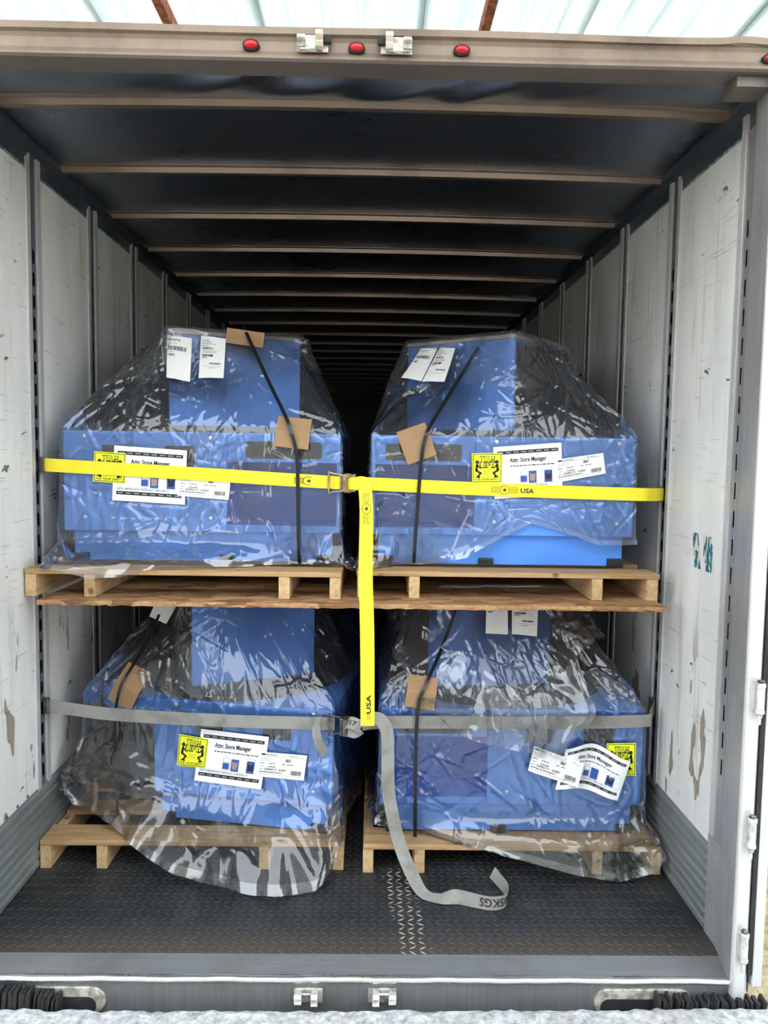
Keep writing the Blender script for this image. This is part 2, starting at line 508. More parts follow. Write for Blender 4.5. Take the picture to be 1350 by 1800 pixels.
# loading dock slab in the foreground: rough broken front edge
dk = MB()
NX = 260
r1 = np.cumsum(rng.normal(0, 1, NX + 1))
r1 = (r1 - np.linspace(r1[0], r1[-1], NX + 1)) / 40
edge = -0.056 + 0.010 * r1 + rng.normal(0, 0.003, NX + 1)
rows = []
for k, (dy, dz) in enumerate([(-3.5, 0.0), (-0.6, 0.0), (-0.10, 0.0), (-0.03, -0.002), (-0.012, -0.006), (0.0, -0.018), (0.0, -0.05), (-0.01, -1.1)]):
    row = []
    for i in range(NX + 1):
        x = -3.2 + 6.4 * i / NX
        e = edge[i] if k >= 2 else -0.05
        jz = rng.normal(0, 0.0025) if 2 <= k <= 5 else 0
        row.append((x, e + dy, -0.066 + 0.012 * max(0.0, x) + dz + jz))
    rows.append(row)
vs = [p for r in rows for p in r]
dk.add(vs, [(k * (NX + 1) + i, k * (NX + 1) + i + 1, (k + 1) * (NX + 1) + i + 1, (k + 1) * (NX + 1) + i) for k in range(len(rows) - 1) for i in range(NX)])
struct(dk.build('dock_floor', 'concrete', smooth=False), 'pale rough edge of the loading dock in the foreground')

# unseen warehouse wall added behind the dock, sized for the film's reflections
bk = MB().box(-4.3, 4.3, -6.4, -6.2, -1.25, 4.7)
struct(bk.build('wall_back', 'added_wall'), 'plain unseen warehouse wall added behind the dock for the film reflections')
# canopy over the trailer: corrugated translucent sheets on rusty rafters
cp = bpy.data.objects.new('canopy_roof', None)
link(cp)
struct(cp, 'pale corrugated canopy above the trailer')
cp.location = (0, 0, 4.2)
def corr(x):
    t = (x / 0.19) % 1.0
    return 0.018 * (1 - abs(2 * t - 1)) ** 2 if t else 0
for i in range(-6, 7):
    x0 = 0.284 + i * 0.95
    def sheet(u, v, x0=x0, i=i):
        x = x0 + u * 1.0
        t = ((x - x0) / 0.2) % 1.0
        hgt = 0.022 if t < 0.16 else 0.0
        return (x, -0.6 + v * 11.0, hgt + (0.008 if i % 2 else 0.0))
    grid_obj('canopy_sheet', sheet, 100, 1, 'canopy', cp, smooth=False)
for x in (-4.79, -2.97, -1.15, 0.67, 2.49, 4.31):
    MB().box(x - 0.025, x + 0.025, -0.6, 10.4, -0.09, -0.012).build('rafter', 'rust', cp)

# ------------------------------------------------------------------ trailer shell
deck = grid_obj('floor', lambda u, v: (-W2 - 0.03 + u * (2 * W2 + 0.06), 0.096 + v * LEN, 0.0), 8, 40, 'deck', smooth=False)
struct(deck, 'black worn tread deck of the trailer')
# raised tread lugs in zigzag rows (too many to count)
lug = MB()
lx, ly = 0.034, 0.026
for j in range(64):
    for i in range(int(2.5 / lx)):
        x = -1.245 + i * lx + rng.normal(0, 0.0006)
        y = 0.112 + j * ly + rng.normal(0, 0.0006)
        a = (0.62 if j % 2 else -0.62) + rng.normal(0, 0.05)
        c, q = math.cos(a), math.sin(a)
        L, B, hh = 0.0155, 0.0042, 0.0017
        bot = [(-L, 0), (0, -B), (L, 0), (0, B)]
        top = [(-L * 0.7, 0), (0, -B * 0.55), (L * 0.7, 0), (0, B * 0.55)]
        vs = [(x + p * c - w * q, y + p * q + w * c, 0.0002) for p, w in bot] + [(x + p * c - w * q, y + p * q + w * c, hh) for p, w in top]
        lug.add(vs, [(4, 5, 6, 7), (0, 1, 5, 4), (1, 2, 6, 5), (2, 3, 7, 6), (3, 0, 4, 7)])
lo = lug.build('tread_lug', 'lug', deck)
lo['kind'] = 'stuff'

# threshold plate, rounded bead and sill face
struct(grid_obj('trim_1', lambda u, v: (-1.25 + 2.5 * u, 0.010 + v * 0.088, -0.006 + 0.010 * v), 20, 4, 'thresh', smooth=False), 'bare steel threshold plate at the trailer sill')
bd = MB()
NB_ = 60
vs, fs = [], []
for i in range(NB_ + 1):
    x = -1.245 + 2.49 * i / NB_
    wob = 0.0012 * math.sin(i * 0.7) + 0.0008 * math.sin(i * 1.9)
    for k in range(12):
        t = 2 * math.pi * k / 12
        vs.append((x, -0.002 + 0.014 * math.cos(t), -0.012 + wob + 0.011 * math.sin(t)))
for i in range(NB_):
    for k in range(12):
        fs.append((i * 12 + k, i * 12 + (k + 1) % 12, (i + 1) * 12 + (k + 1) % 12, (i + 1) * 12 + k))
bd.add(vs, fs)
struct(bd.build('trim_2', 'bead', smooth=True), 'shiny rounded bead along the sill edge')
struct(MB().box(-1.30, 1.30, 0.0, 0.05, -0.42, -0.018).build('trim_3', 'sill', bevel=0.004), 'grey steel sill face under the deck')

def wall(side):
    sgn = -1 if side == 'left' else 1
    X = sgn * W2
    sk = MB().box(min(X + sgn * 0.028, X + sgn * 0.032), max(X + sgn * 0.028, X + sgn * 0.032), 0.0, LEN, -0.05, H + 0.03)
    root = struct(sk.build('wall_' + side, 'gap_dark'), 'white panelled %s side wall of the trailer' % side)
    y0 = 0.700 if side == 'left' else 0.807
    posts = [y0 + 0.62 * k for k in range(-1, 24)]
    # liner panels between posts
    ztop = 2.735
    for k, yp in enumerate(posts[:-1]):
        a, b = yp + 0.058, posts[k + 1] - 0.058
        if side == 'right' and k == 0:
            a = 0.232
        if b < 0.05:
            continue
        a = max(a, 0.235)
        m = MB()
        # ragged lower/upper edge kept simple, proud of the skin
        n = 10
        prof = [(a, 0.30 + rng.normal(0, 0.002))] + [(a + (b - a) * t / n, 0.30) for t in range(1, n)] + [(b, 0.30), (b, ztop), (a, ztop)]
        if side == 'right' and k == 0:
            zz = np.linspace(ztop, 0.30, 60)
            jag = np.cumsum(rng.normal(0, 0.0018, 60))
            jag -= np.linspace(0, jag[-1], 60)
            prof = [(a, 0.30), (b, 0.30), (b, ztop)] + [(a + float(j), float(z)) for z, j in zip(zz[:-1], jag[:-1])]
        m.prism(prof, X, X + sgn * 0.012, 'x')
        m.build('liner_panel', 'panel', root)
        MB().box(min(X + sgn * .002, X + sgn * .012), max(X + sgn * .002, X + sgn * .012), a, b, ztop, ztop + 0.012).build('panel_edge_strip', 'teal', root)
    # slotted posts: two flanges, recessed slotted channel
    fl = None
    for k, yp in enumerate(posts):
        if yp < 0.15:
            continue
        near = k < 5
        x_f = X - sgn * 0.006
        ztp = 2.80
        if fl is None:
            m = MB()
            for s2 in (-1, 1):
                # flange: lip on the panel + return into the channel
                lo_, hi_ = sorted((s2 * 0.032, s2 * 0.060))
                m.box(min(-sgn * 0.006, sgn * 0.001), max(-sgn * 0.006, sgn * 0.001), lo_, hi_, 0.30, ztp if s2 > 0 else ztp - 0.02)
                lo_, hi_ = sorted((s2 * 0.031, s2 * 0.034))
                m.box(min(-sgn * 0.006, sgn * 0.008), max(-sgn * 0.006, sgn * 0.008), lo_, hi_, 0.30, ztp)
            fl = m.build('post_flange', 'post', None)
            # channel back plate with slots
            ch = MB()
            zs = [0.30]
            z = 0.345
            while z < 2.45:
                zs += [z, z + 0.052]
                z += 0.0855
            zs += [ztp]
            xb = sgn * 0.004
            for q in range(len(zs) - 1):
                cols = ((-0.032, 0.032),) if q % 2 == 0 else ((-0.032, -0.001), (0.017, 0.032))
                for c0, c1 in cols:
                    ch.add([(xb, c0, zs[q]), (xb, c1, zs[q]), (xb, c1, zs[q + 1]), (xb, c0, zs[q + 1])], [(0, 1, 2, 3)])
            cho = ch.build('post_channel', 'post_in', None)
            pr = bpy.data.objects.new('logistics_post', fl.data)
            pr.location = (X, yp, 0)
            link(pr, root)
            c2 = shared('slotted_channel', cho, pr, (0, 0, 0))
            bpy.data.objects.remove(cho)
            bpy.data.objects.remove(fl)
            fl = pr
            chd = c2
        else:
            pr = shared('logistics_post', fl, root, (X, yp, 0))
            if near or True:
                shared('slotted_channel', chd, pr, (0, 0, 0))
    # corrugated scuff liner
    prof = []
    nz = 8
    for q in range(nz):
        z = 0.315 * q / nz
        d = 0.315 / nz
        prof += [(X - sgn * 0.004, z), (X - sgn * 0.012, z + d * 0.25), (X - sgn * 0.012, z + d * 0.70), (X - sgn * 0.004, z + d * 0.92)]
    prof += [(X - sgn * 0.003, 0.318), (X + sgn * 0.010, 0.318), (X + sgn * 0.010, 0.0)]
    prof2 = [(p, q) for p, q in prof]
    m = MB()
    m.prism(prof2, 0.24, LEN, 'y')
    m.build('scuff_liner', 'scuff', root)
    # top rail
    MB().prism([(X + sgn * 0.02, 2.742), (X + sgn * 0.004, 2.742), (X + sgn * 0.004, 2.80), (X - sgn * 0.02, 2.828), (X - sgn * 0.02, H), (X + sgn * 0.02, H)], 0.03, LEN, 'y').build('top_rail', 'rail', root)
    return root
wall_l = wall('left')
wall_r = wall('right')

# rivets under the liner on the nearest left panel and bolts on the right post line
for (yy) in (0.30, 0.385, 0.47, 0.555):
    MB().lathe((-W2, yy, 0.327), (1, 0, 0), [(0, 0.007), (0.003, 0.006), (0.005, 0.002)], 8).build('rivet', 'steel_dark', wall_l)

struct(MB().box(-W2 - 0.03, W2 + 0.03, LEN, LEN + 0.05, -0.05, H + 0.03).build('wall_front', 'panel'), 'far front wall of the trailer')

# roof sheet, dented behind the header
def roof_fn(u, v):
    y = 0.02 + (LEN) * (v ** 2)
    x = -W2 - 0.02 + u * (2 * W2 + 0.04)
    z = H + 0.014 * (1 - (x / 1.3) ** 2)
    if y < 0.34:
        k = math.sin(math.pi * min(1, max(0, (y - 0.04) / 0.29))) * max(0.0, 1 - ((x + 0.02) / 0.95) ** 2)
        z -= k * (0.030 + 0.010 * math.sin(7 * x + 1.0) + 0.007 * math.sin(21 * x + 25 * y) + 0.018 * math.exp(-((x - 0.32) / 0.06) ** 2))
    return (x, y, z)
roof = struct(grid_obj('ceiling', roof_fn, 80, 150, 'roof'), 'dark dull metal roof sheet of the trailer')
bowm = None
for k in range(25):
    y = 0.335 + 0.611 * k
    if y > LEN - 0.1: break
    if bowm is None:
        m = MB()
        vs, fs = [], []
        prof = [(-0.036, 0.012), (-0.033, -0.002), (-0.018, -0.006), (-0.013, -0.026), (0.013, -0.026), (0.018, -0.006), (0.036, -0.002)]
        n = 16
        for i in range(n + 1):
            x = -W2 + 0.02 + i * (2 * W2 - 0.04) / n
            for p, q in prof:
                vs.append((x, p, q + 0.014 * (1 - (x / 1.3) ** 2)))
        L_ = len(prof)
        for i in range(n):
            for j in range(L_ - 1):
                fs.append((i * L_ + j, (i + 1) * L_ + j, (i + 1) * L_ + j + 1, i * L_ + j + 1))
        m.add(vs, fs)
        bowm = m.build('roof_bow', 'bow', roof)
        bowm.location = (0, y, H)
    else:
        shared('roof_bow', bowm, roof, (0, y, H))

# rear header: stepped cream face with a deep lip underneath, slightly bent at its top edge
NXH = 80
vs, fs = [], []
prof = [(0.012, 2.922), (-0.004, 2.921), (-0.004, 2.902), (0.006, 2.897), (0.010, 2.885), (0.008, 2.856), (-0.006, 2.838), (-0.010, 2.829), (-0.002, 2.823), (0.092, 2.826), (0.098, 2.840), (0.098, 2.90)]
for i in range(NXH + 1):
    x = -1.33 + 2.66 * i / NXH
    for k, (p, q) in enumerate(prof):
        dz = 0.0
        if k < 3:
            dz = -0.004 * math.exp(-((x - 0.9) / 0.35) ** 2) + 0.006 * math.exp(-((x - 1.14) / 0.05) ** 2) + 0.0012 * math.sin(5 * x)
        vs.append((x, p, q + dz))
L_ = len(prof)
lipf = []
for i in range(NXH):
    for j in range(L_ - 1):
        (fs if j < 7 else lipf).append((i * L_ + j, (i + 1) * L_ + j, (i + 1) * L_ + j + 1, i * L_ + j + 1))
hdr = struct(MB().add(vs, fs).build('trim_4', 'header'), 'dirty cream steel header above the trailer opening')

MB().add(vs, lipf).build('header_lip', 'header_shaded', hdr)

# rear frame posts with slotted strip (right one shows)
def frame_post(sgn, name, label):
    m = MB()
    q = [(1.262, 0.150), (1.240, 0.03), (1.234, -0.018), (1.240, -0.028), (1.276, -0.028), (1.282, -0.018), (1.298, 0.0), (1.298, 0.150)]
    m.prism([(sgn * a, b) for a, b in q], -0.10, 2.90, 'z')
    o = m.build(name, 'frame_face', bevel=0.003)
    struct(o, label)
    # inner jamb face: darker worn steel with a slotted strip
    j = MB()
    j.prism([(sgn * 1.2605, 0.150), (sgn * 1.2385, 0.03), (sgn * 1.2330, -0.015), (sgn * 1.2345, -0.015), (sgn * 1.2405, 0.03), (sgn * 1.2625, 0.150)], 0.0, 2.82, 'z')
    j.build('jamb_plate', 'frame', o)
    st = MB()
    zs = [0.36]
    z = 0.60
    while z < 2.45:
        zs += [z, z + 0.055]
        z += 0.0945
    zs += [2.74]
    def X(y): return sgn * (1.2605 + 0.0095 * (y - 0.15) / 0.08)
    for t in range(len(zs) - 1):
        cols = ((0.152, 0.196),) if t % 2 == 0 else ((0.152, 0.168), (0.182, 0.196))
        for c0, c1 in cols:
            st.add([(X(c0), c0, zs[t]), (X(c1), c1, zs[t]), (X(c1), c1, zs[t + 1]), (X(c0), c0, zs[t + 1])], [(0, 1, 2, 3)])
    st.build('slotted_strip', 'alu', o)
    MB().prism([(sgn * 1.2665, 0.198), (sgn * 1.2685, 0.236), (sgn * 1.2745, 0.236), (sgn * 1.2725, 0.198)], 0.30, 2.74, 'z').build('edge_plate', 'frame', o)
    MB().box(min(sgn * 1.262, sgn * 1.268), max(sgn * 1.262, sgn * 1.268), 0.15, 0.245, 0.0, 0.36).build('lower_jamb_plate', 'frame', o)
    if sgn > 0:
        MB().box(1.135, 1.24, 0.02, 0.12, 2.792, 2.822).build('corner_gusset', 'header_shaded', o)
    return o
fp = frame_post(1, 'trim_5', 'bright steel rear frame post at the right of the opening')
frame_post(-1, 'trim_6', 'steel rear frame post at the left of the opening')

# open right door folded back along the outside
dr = struct(MB().box(1.303, 1.335, -0.022, 1.20, -0.02, 2.76).build('door_1', 'frame_face', bevel=0.003), 'edge of the open trailer door folded outside')
MB().box(1.289, 1.303, -0.020, 0.02, 0.02, 2.74).build('door_seal', 'rubber', dr)

# hinges
for (x, z, lab) in ((1.268, 0.94, 'grey door hinge barrel highest of three on the right post'), (1.264, 0.508, 'grey door hinge barrel in the middle of the right post'), (1.258, 0.132, 'grey door hinge barrel lowest on the right post by the sill')):
    e = empty('door_hinge', (x, -0.046, z), lab, 'hinge', group='door hinges')
    MB().lathe((0, 0, -0.048), (0, 0, 1), [(0, 0.012), (0.002, 0.0145), (0.010, 0.0145), (0.011, 0.013), (0.082, 0.013), (0.084, 0.0148), (0.094, 0.0148), (0.097, 0.012)], 16).build('barrel', 'white_zinc', e, smooth=False)
    MB().lathe((0, 0, 0.049), (0, 0, 1), [(0, 0.0105), (0.007, 0.0105), (0.010, 0.007)], 6).build('bolt_head', 'steel_dark', e)
    MB().cyl((0, 0, -0.082), (0, 0, -0.046), 0.0055).build('bolt_shank', 'white_zinc', e)
    MB().lathe((0, 0, -0.060), (0, 0, 1), [(0, 0.009), (0.008, 0.009)], 6).build('nut', 'white_zinc', e)
    MB().box(-0.016, 0.012, 0.008, 0.022, -0.040, 0.040).build('hinge_leaf', 'frame_face', e)

# red marker lamps on the header
for (x, z, lab) in ((-0.315, 2.868, 'red oval marker lamp on the header, left of both lock keepers'), (-0.005, 2.866, 'red oval marker lamp between the two lock keepers on the header'), (0.305, 2.866, 'red oval marker lamp right of the lock keepers on the header'), (1.222, 2.862, 'red marker lamp at the far right corner of the header')):
    e = empty('marker_lamp', (x, 0.004, z), lab, 'lamp', group='red header marker lamps')
    def oval(m, y0, y1, a, b, dome=0.0, n=24):
        ring = [(a * math.cos(2 * math.pi * i / n), b * math.sin(2 * math.pi * i / n)) for i in range(n)]
        vs = [(p, y0, q) for p, q in ring] + [(p * 0.96, y1, q * 0.96) for p, q in ring] + [(p * 0.6, y1 - dome * 0.7, q * 0.6) for p, q in ring] + [(0, y1 - dome, 0)]
        fs = []
        for r in range(2):
            fs += [(r * n + i, r * n + (i + 1) % n, (r + 1) * n + (i + 1) % n, (r + 1) * n + i) for i in range(n)]
        fs += [(2 * n + i, 2 * n + (i + 1) % n, 3 * n) for i in range(n)]
        return m.add(vs, fs)
    oval(MB(), 0.004, -0.010, 0.0255, 0.0165).build('grommet', 'rubber', e, smooth=False)
    oval(MB(), -0.006, -0.014, 0.0205, 0.0118, 0.006).build('lens', 'red_lens', e, smooth=True)

# lock keepers: two on the header, two on the sill
def keeper(x, z, flip, up, lab, grp):
    e = empty('lock_keeper', (x, -0.004, z), lab, 'lock keeper', group=grp)
    m = MB().box(-0.046, 0.046, -0.004, 0.004, -0.024, 0.024)
    m.build('back_plate', 'keeper', e, bevel=0.002)
    s = flip
    # clawed lugs
    h = MB()
    h.prism([(-0.004, 0.022), (-0.034, 0.024), (-0.040, 0.010), (-0.022, 0.000), (-0.040, -0.010), (-0.030, -0.022), (-0.004, -0.020)], s * 0.010, s * 0.032, 'x')
    h.build('claw', 'white_zinc' if not up else 'cream', e, bevel=0.002)
    k = MB()
    k.prism([(-0.004, 0.016), (-0.024, 0.016), (-0.030, 0.004), (-0.016, -0.004), (-0.024, -0.018), (-0.004, -0.018)], -s * 0.044, -s * 0.020, 'x')
    k.build('claw', 'keeper' if up else 'white_zinc', e, bevel=0.002)
    MB().cyl((-s * 0.040, -0.014, -0.020 if up else 0.012), (s * 0.03, -0.014, -0.020 if up else 0.012), 0.004).build('pin', 'keeper', e)
    if up:
        MB().box(min(s * 0.032, s * 0.056), max(s * 0.032, s * 0.056), -0.018, 0.0, -0.004, 0.020).build('cam_pocket', 'rubber', e, bevel=0.004)
    return e
keeper(-0.134, 2.874, 1, True, 'grimy lock keeper on the header left of the middle red lamp', 'door lock keepers')
keeper(0.112, 2.873, -1, True, 'grimy lock keeper on the header right of the middle red lamp', 'door lock keepers')
keeper(-0.126, -0.064, 1, False, 'galvanised lock keeper on the sill face, left of the pair', 'door lock keepers')
keeper(0.113, -0.063, -1, False, 'galvanised lock keeper on the sill face, right of the pair', 'door lock keepers')

# oval pale guards set in the sill face
def stadium(x0, x1, z0, z1, n=10):
    r = (z1 - z0) / 2
    pts = []
    for i in range(n + 1):
        t = -math.pi / 2 + math.pi * i / n
        pts.append((x1 - r + r * math.cos(t), (z0 + z1) / 2 + r * math.sin(t)))
    for i in range(n + 1):
        t = math.pi / 2 + math.pi * i / n
        pts.append((x0 + r + r * math.cos(t), (z0 + z1) / 2 + r * math.sin(t)))
    return pts
for x0, x1, lab in ((-1.08, -0.775, 'pale oval lamp recess in the sill face at left'), (0.80, 1.12, 'pale oval lamp recess in the sill face at right')):
    e = empty('lamp_recess', ((x0 + x1) / 2, 0.0, -0.085), lab, 'lamp recess', group='sill lamp recesses')
    w = (x1 - x0) / 2
    MB().prism(stadium(-w, w, -0.045, 0.045), -0.006, 0.004, 'y').build('rim', 'keeper', e, bevel=0.003)
    MB().prism(stadium(-w + 0.02, w - 0.03, -0.045, 0.012), -0.0075, -0.006, 'y').build('dark_inside', 'rubber', e)

# laminated dock bumpers: shredded rubber plies between dock and sill
for bx0, bx1, n, lab in ((-1.30, -0.915, 40, 'frayed black rubber dock bumper by the sill at left'), (0.985, 1.33, 36, 'frayed black rubber dock bumper by the sill at right')):
    e = empty('dock_bumper', ((bx0 + bx1) / 2, -0.03, -0.16), lab, 'dock bumper', group='frayed dock bumpers')
    for i in range(n):
        x = bx0 + (bx1 - bx0) * (i + 0.5) / n - (bx0 + bx1) / 2
        left = bx0 < 0
        ht = (0.105 + 0.030 * math.sin(math.pi * (i + 1) / n) if left else 0.112 - 0.006 * i / n) + rng.normal(0, 0.004)
        lean = rng.normal(0.010, 0.006)
        m = MB()
        q = (bx1 - bx0) / n * 0.42
        m.add([(x - q, -0.030, -0.05), (x + q, -0.030, -0.05), (x + q, 0.022, -0.05), (x - q, 0.022, -0.05),
               (x - q + lean, -0.020 + rng.normal(0, 0.004), ht), (x + q + lean, -0.020, ht + rng.normal(0, 0.002)), (x + q + lean, 0.020, ht), (x - q + lean, 0.020, ht)],
              [(0, 3, 2, 1), (4, 5, 6, 7), (0, 1, 5, 4), (1, 2, 6, 5), (2, 3, 7, 6), (3, 0, 4, 7)])
        m.build('rubber_ply', 'rubber', e)

# ------------------------------------------------------------------ pallets and the OSB shelf
def pallet(x0, x1, y0, zb, label, depth=1.14, stringers=None, boards=None, sh=0.098):
    cx = (x0 + x1) / 2
    e = empty('wooden_pallet', (cx, y0, zb), label, 'pallet', group='wooden pallets under the carousels')
    w = x1 - x0
    for s in (stringers or (0.0, 0.19, 0.78, 0.955)):
        a = -w / 2 + s * w
        MB().box(a, a + 0.042, 0.004, depth, 0.0, sh).build('stringer', 'wood_y', e, bevel=0.002)
    for (b0, b1) in (boards or ((0.0, 0.135), (0.26, 0.36), (0.48, 0.58), (0.70, 0.80), (1.005, 1.14))):
        t = rng.normal(0, 0.0015)
        MB().box(-w / 2 + rng.uniform(-.004, .006), w / 2 + rng.uniform(-.006, .004), b0, b1, sh, sh + 0.020 + t * 0.3, rz=rng.normal(0, 0.003)).build('deck_board', 'wood_x', e, bevel=0.002)
    return e
pallet(-1.255, -0.038, 0.615, 0.0, 'wooden pallet on the floor at the left wall', stringers=(0.0, 0.185, 0.72, 0.965))
pallet(0.040, 1.246, 0.597, 0.0, 'wooden pallet on the floor under the end of the loose grey strap', stringers=(0.0, 0.171, 0.765, 0.962), boards=((0.0, 0.145), (0.44, 0.54), (0.72, 0.82), (1.0, 1.14)))
pallet(-1.262, -0.055, 0.55, 1.117, 'upper wooden pallet at left, one end overhanging the strand board', stringers=(0.0, 0.185, 0.800, 0.962), sh=0.087)
pallet(0.004, 1.192, 0.60, 1.117, 'upper wooden pallet at right on the strand board', stringers=(0.0, 0.170, 0.775, 0.958), sh=0.087)
pallet(-1.20, 0.0, 1.93, 0.0, 'wooden pallet deep inside, behind the lower row', stringers=(0.0, 0.19, 0.78, 0.96))

om = MB()
N = 120
for k, (dy, z) in enumerate(((0.0, 1.098), (0.0, 1.1155))):
    pass
ej = rng.normal(0, 0.0022, N + 1) + 0.0015 * np.sin(np.arange(N + 1) * 0.21)
ez = rng.normal(0, 0.0012, N + 1)
top, bot = [], []
vs, fs = [], []
for i in range(N + 1):
    x = -1.19 + 2.37 * i / N
    f = 0.485 + ej[i]
    sag = 0.004 * math.sin(math.pi * i / N)
    vs += [(x, f + 0.002, 1.098 + ez[i] - 0), (x, f, 1.107), (x, f + 0.001, 1.1165 - 0.0005 + ez[i] * 0.2), (x, 1.70, 1.1165), (x, 1.70, 1.098)]
for i in range(N):
    for j in range(5):
        fs.append((i * 5 + j, (i + 1) * 5 + j, (i + 1) * 5 + (j + 1) % 5, i * 5 + (j + 1) % 5))
fs += [(4, 3, 2, 1, 0), tuple(N * 5 + j for j in range(5))]
tag(om.add(vs, fs).build('strand_board_sheet', 'osb', org=(0, 1.1, 1.098)), 'brown oriented strand board sheet laid across the lower carousels', 'board')

# ------------------------------------------------------------------ carousels
def rot2(x, y, a):
    return x * math.cos(a) - y * math.sin(a), x * math.sin(a) + y * math.cos(a)

def carousel(cx, cy, rz, zb, w, label, panel_side, panel_w, squares, tower, window=True, depth=1.0, feet=True, bay_back=0.0):
    """front faces -y in its own frame; tower=(world x, world y, world rot, side)"""
    e = empty('bag_carousel', (cx, cy, zb), label, 'display rack', rz, group='blue bag carousels')
    h, pl = 0.530, 0.130
    x0, x1, y0, y1 = -w / 2, w / 2, -depth / 2, depth / 2
    s = panel_side
    px0, px1 = (x1 - panel_w, x1) if s > 0 else (x0, x0 + panel_w)
    qx0, qx1 = (x0, px0) if s > 0 else (px1, x1)
    MB().box(x0 + 0.03 if not bay_back else px0 + 0.02, x1 - 0.03, y0 + 0.028, y1 - 0.03, 0.008, pl).build('plinth', 'blue', e, bevel=0.003)
    fpn = MB().box(px0, px1, y0, y1, pl, h).build('front_panel', 'blue', e, bevel=0.004)
    # open bay beside the panel: fascia above, ledge below, recessed liner
    fz = h - 0.118
    bb = bay_back
    if bb:
        m = MB()
        m.prism([(qx1, y0 + 0.004), (qx1, y1), (qx0, y1), (qx0, y0 + bb * 1.6), (qx0 + 0.10, y0 + bb * 0.55), (qx0 + 0.2, y0 + 0.02)], fz + 0.03, h, 'z')
        fsc = m.build('fascia', 'blue', e, bevel=0.004)
        MB().box(qx0 + 0.02, qx1, y0 + 0.20, y1, 0.01, fz + 0.03).build('bay_liner', 'navy', e)  # near-black liner stands in for the shade of the deep empty bay
    else:
        fsc = MB().box(qx0, qx1, y0 + 0.004, y1, fz, h).build('fascia', 'blue', e, bevel=0.004)
        MB().box(qx0, qx1, y0 + 0.006, y1, pl, pl + 0.030).build('bay_ledge', 'blue', e, bevel=0.003)
        MB().box(qx0, qx1, y0 + 0.26, y1, pl + 0.030, fz).build('bay_liner', 'blue_shaded', e)
    ow = 0.014
    if bb:
        pass
    elif s > 0:
        MB().box(qx0, qx0 + ow, y0 + 0.006, y0 + 0.26, pl + 0.03, fz).build('bay_cheek', 'blue', e)
    else:
        MB().box(qx1 - ow, qx1, y0 + 0.006, y0 + 0.26, pl + 0.03, fz).build('bay_cheek', 'blue', e)
    if window:
        ww, wh = 0.305 if (qx1 - qx0) > 0.36 else (qx1 - qx0) * 0.7, 0.068
        mx, mz = (qx0 + qx1) / 2, h - 0.068
        pts = []
        for (sx, sz, a0) in ((1, -1, -90), (1, 1, 0), (-1, 1, 90), (-1, -1, 180)):
            for k in range(5):
                t = math.radians(a0 + 22.5 * k)
                pts.append((mx + sx * (ww / 2 - 0.012) + 0.012 * math.cos(t), mz + sz * (wh / 2 - 0.012) + 0.012 * math.sin(t)))
        MB().prism(pts, y0 + 0.0005, y0 + 0.010, 'y').build('window_insert', 'black', fsc)
    if squares:
        for a in (0.150, 0.390):
            xx = px0 + a * panel_w / 0.63
            MB().box(xx, xx + 0.120, y0 - 0.0008, y0 + 0.01, h - 0.138, h - 0.056).build('window_insert', 'navy', fpn)
    # screws
    for fx in (0.13, 0.90):
        for zz in (h - 0.022, pl + 0.055):
            MB().lathe((px0 + fx * panel_w, y0, zz), (0, -1, 0), [(0, 0.0085), (0.003, 0.0075), (0.0045, 0.003)], 10).build('screw', 'screw', fpn)
    # feet
    if feet:
        for sx in ((-1, 1) if not bay_back else (1,)):
            for sy in (-1, 1):
                m = MB().box(sx * (w / 2 - 0.058) - 0.034, sx * (w / 2 - 0.058) + 0.034, sy * (depth / 2 - 0.062) - 0.044, sy * (depth / 2 - 0.062) + 0.040, 0.002, 0.040)
                m.build('foot', 'black', e, bevel=0.004)
        mx = px0 if s > 0 else px1
        MB().box(mx - 0.005 + s * 0.03, mx + 0.055 + s * 0.03, y0 + 0.012, y0 + 0.04, 0.002, 0.036).build('foot', 'black', e, bevel=0.004)
    # turntable and tower
    tx, ty, trz, ts = tower
    lx_, ly_ = rot2(tx - cx, ty - cy, -rz)
    MB().lathe((0, 0, h), (0, 0, 1), [(0, 0.485), (0.024, 0.485), (0.026, 0.480)], 64).build('turntable', 'black', e)
    tw = MB().box(-ts / 2, ts / 2, -ts / 2, ts / 2, h + 0.026, 0.950).build('tower', 'blue', e, bevel=0.004)
    tw.location = (lx_, ly_, 0)
    tw.rotation_euler = (0, 0, trz - rz)
    MB().box(-ts / 2 - .003, ts / 2 + .003, -ts / 2 - .003, ts / 2 + .003, 0.950, 0.966).build('tower_cap', 'cream', tw, bevel=0.002)
    for sx in (-1, 1):
        MB().box(min(sx * ts / 2, sx * (ts / 2 + .002)), max(sx * ts / 2, sx * (ts / 2 + .002)), -ts / 2 + 0.02, ts / 2 - 0.02, h + 0.04, 0.935).build('side_shade_panel', 'navy', tw)  # flat black panel stands in for the shade inside an open side
    return e

R_ = math.radians
ZU = 1.117 + 0.087 + 0.021      # upper deck
ZL = 0.119                      # lower deck
LLr = R_(-10)
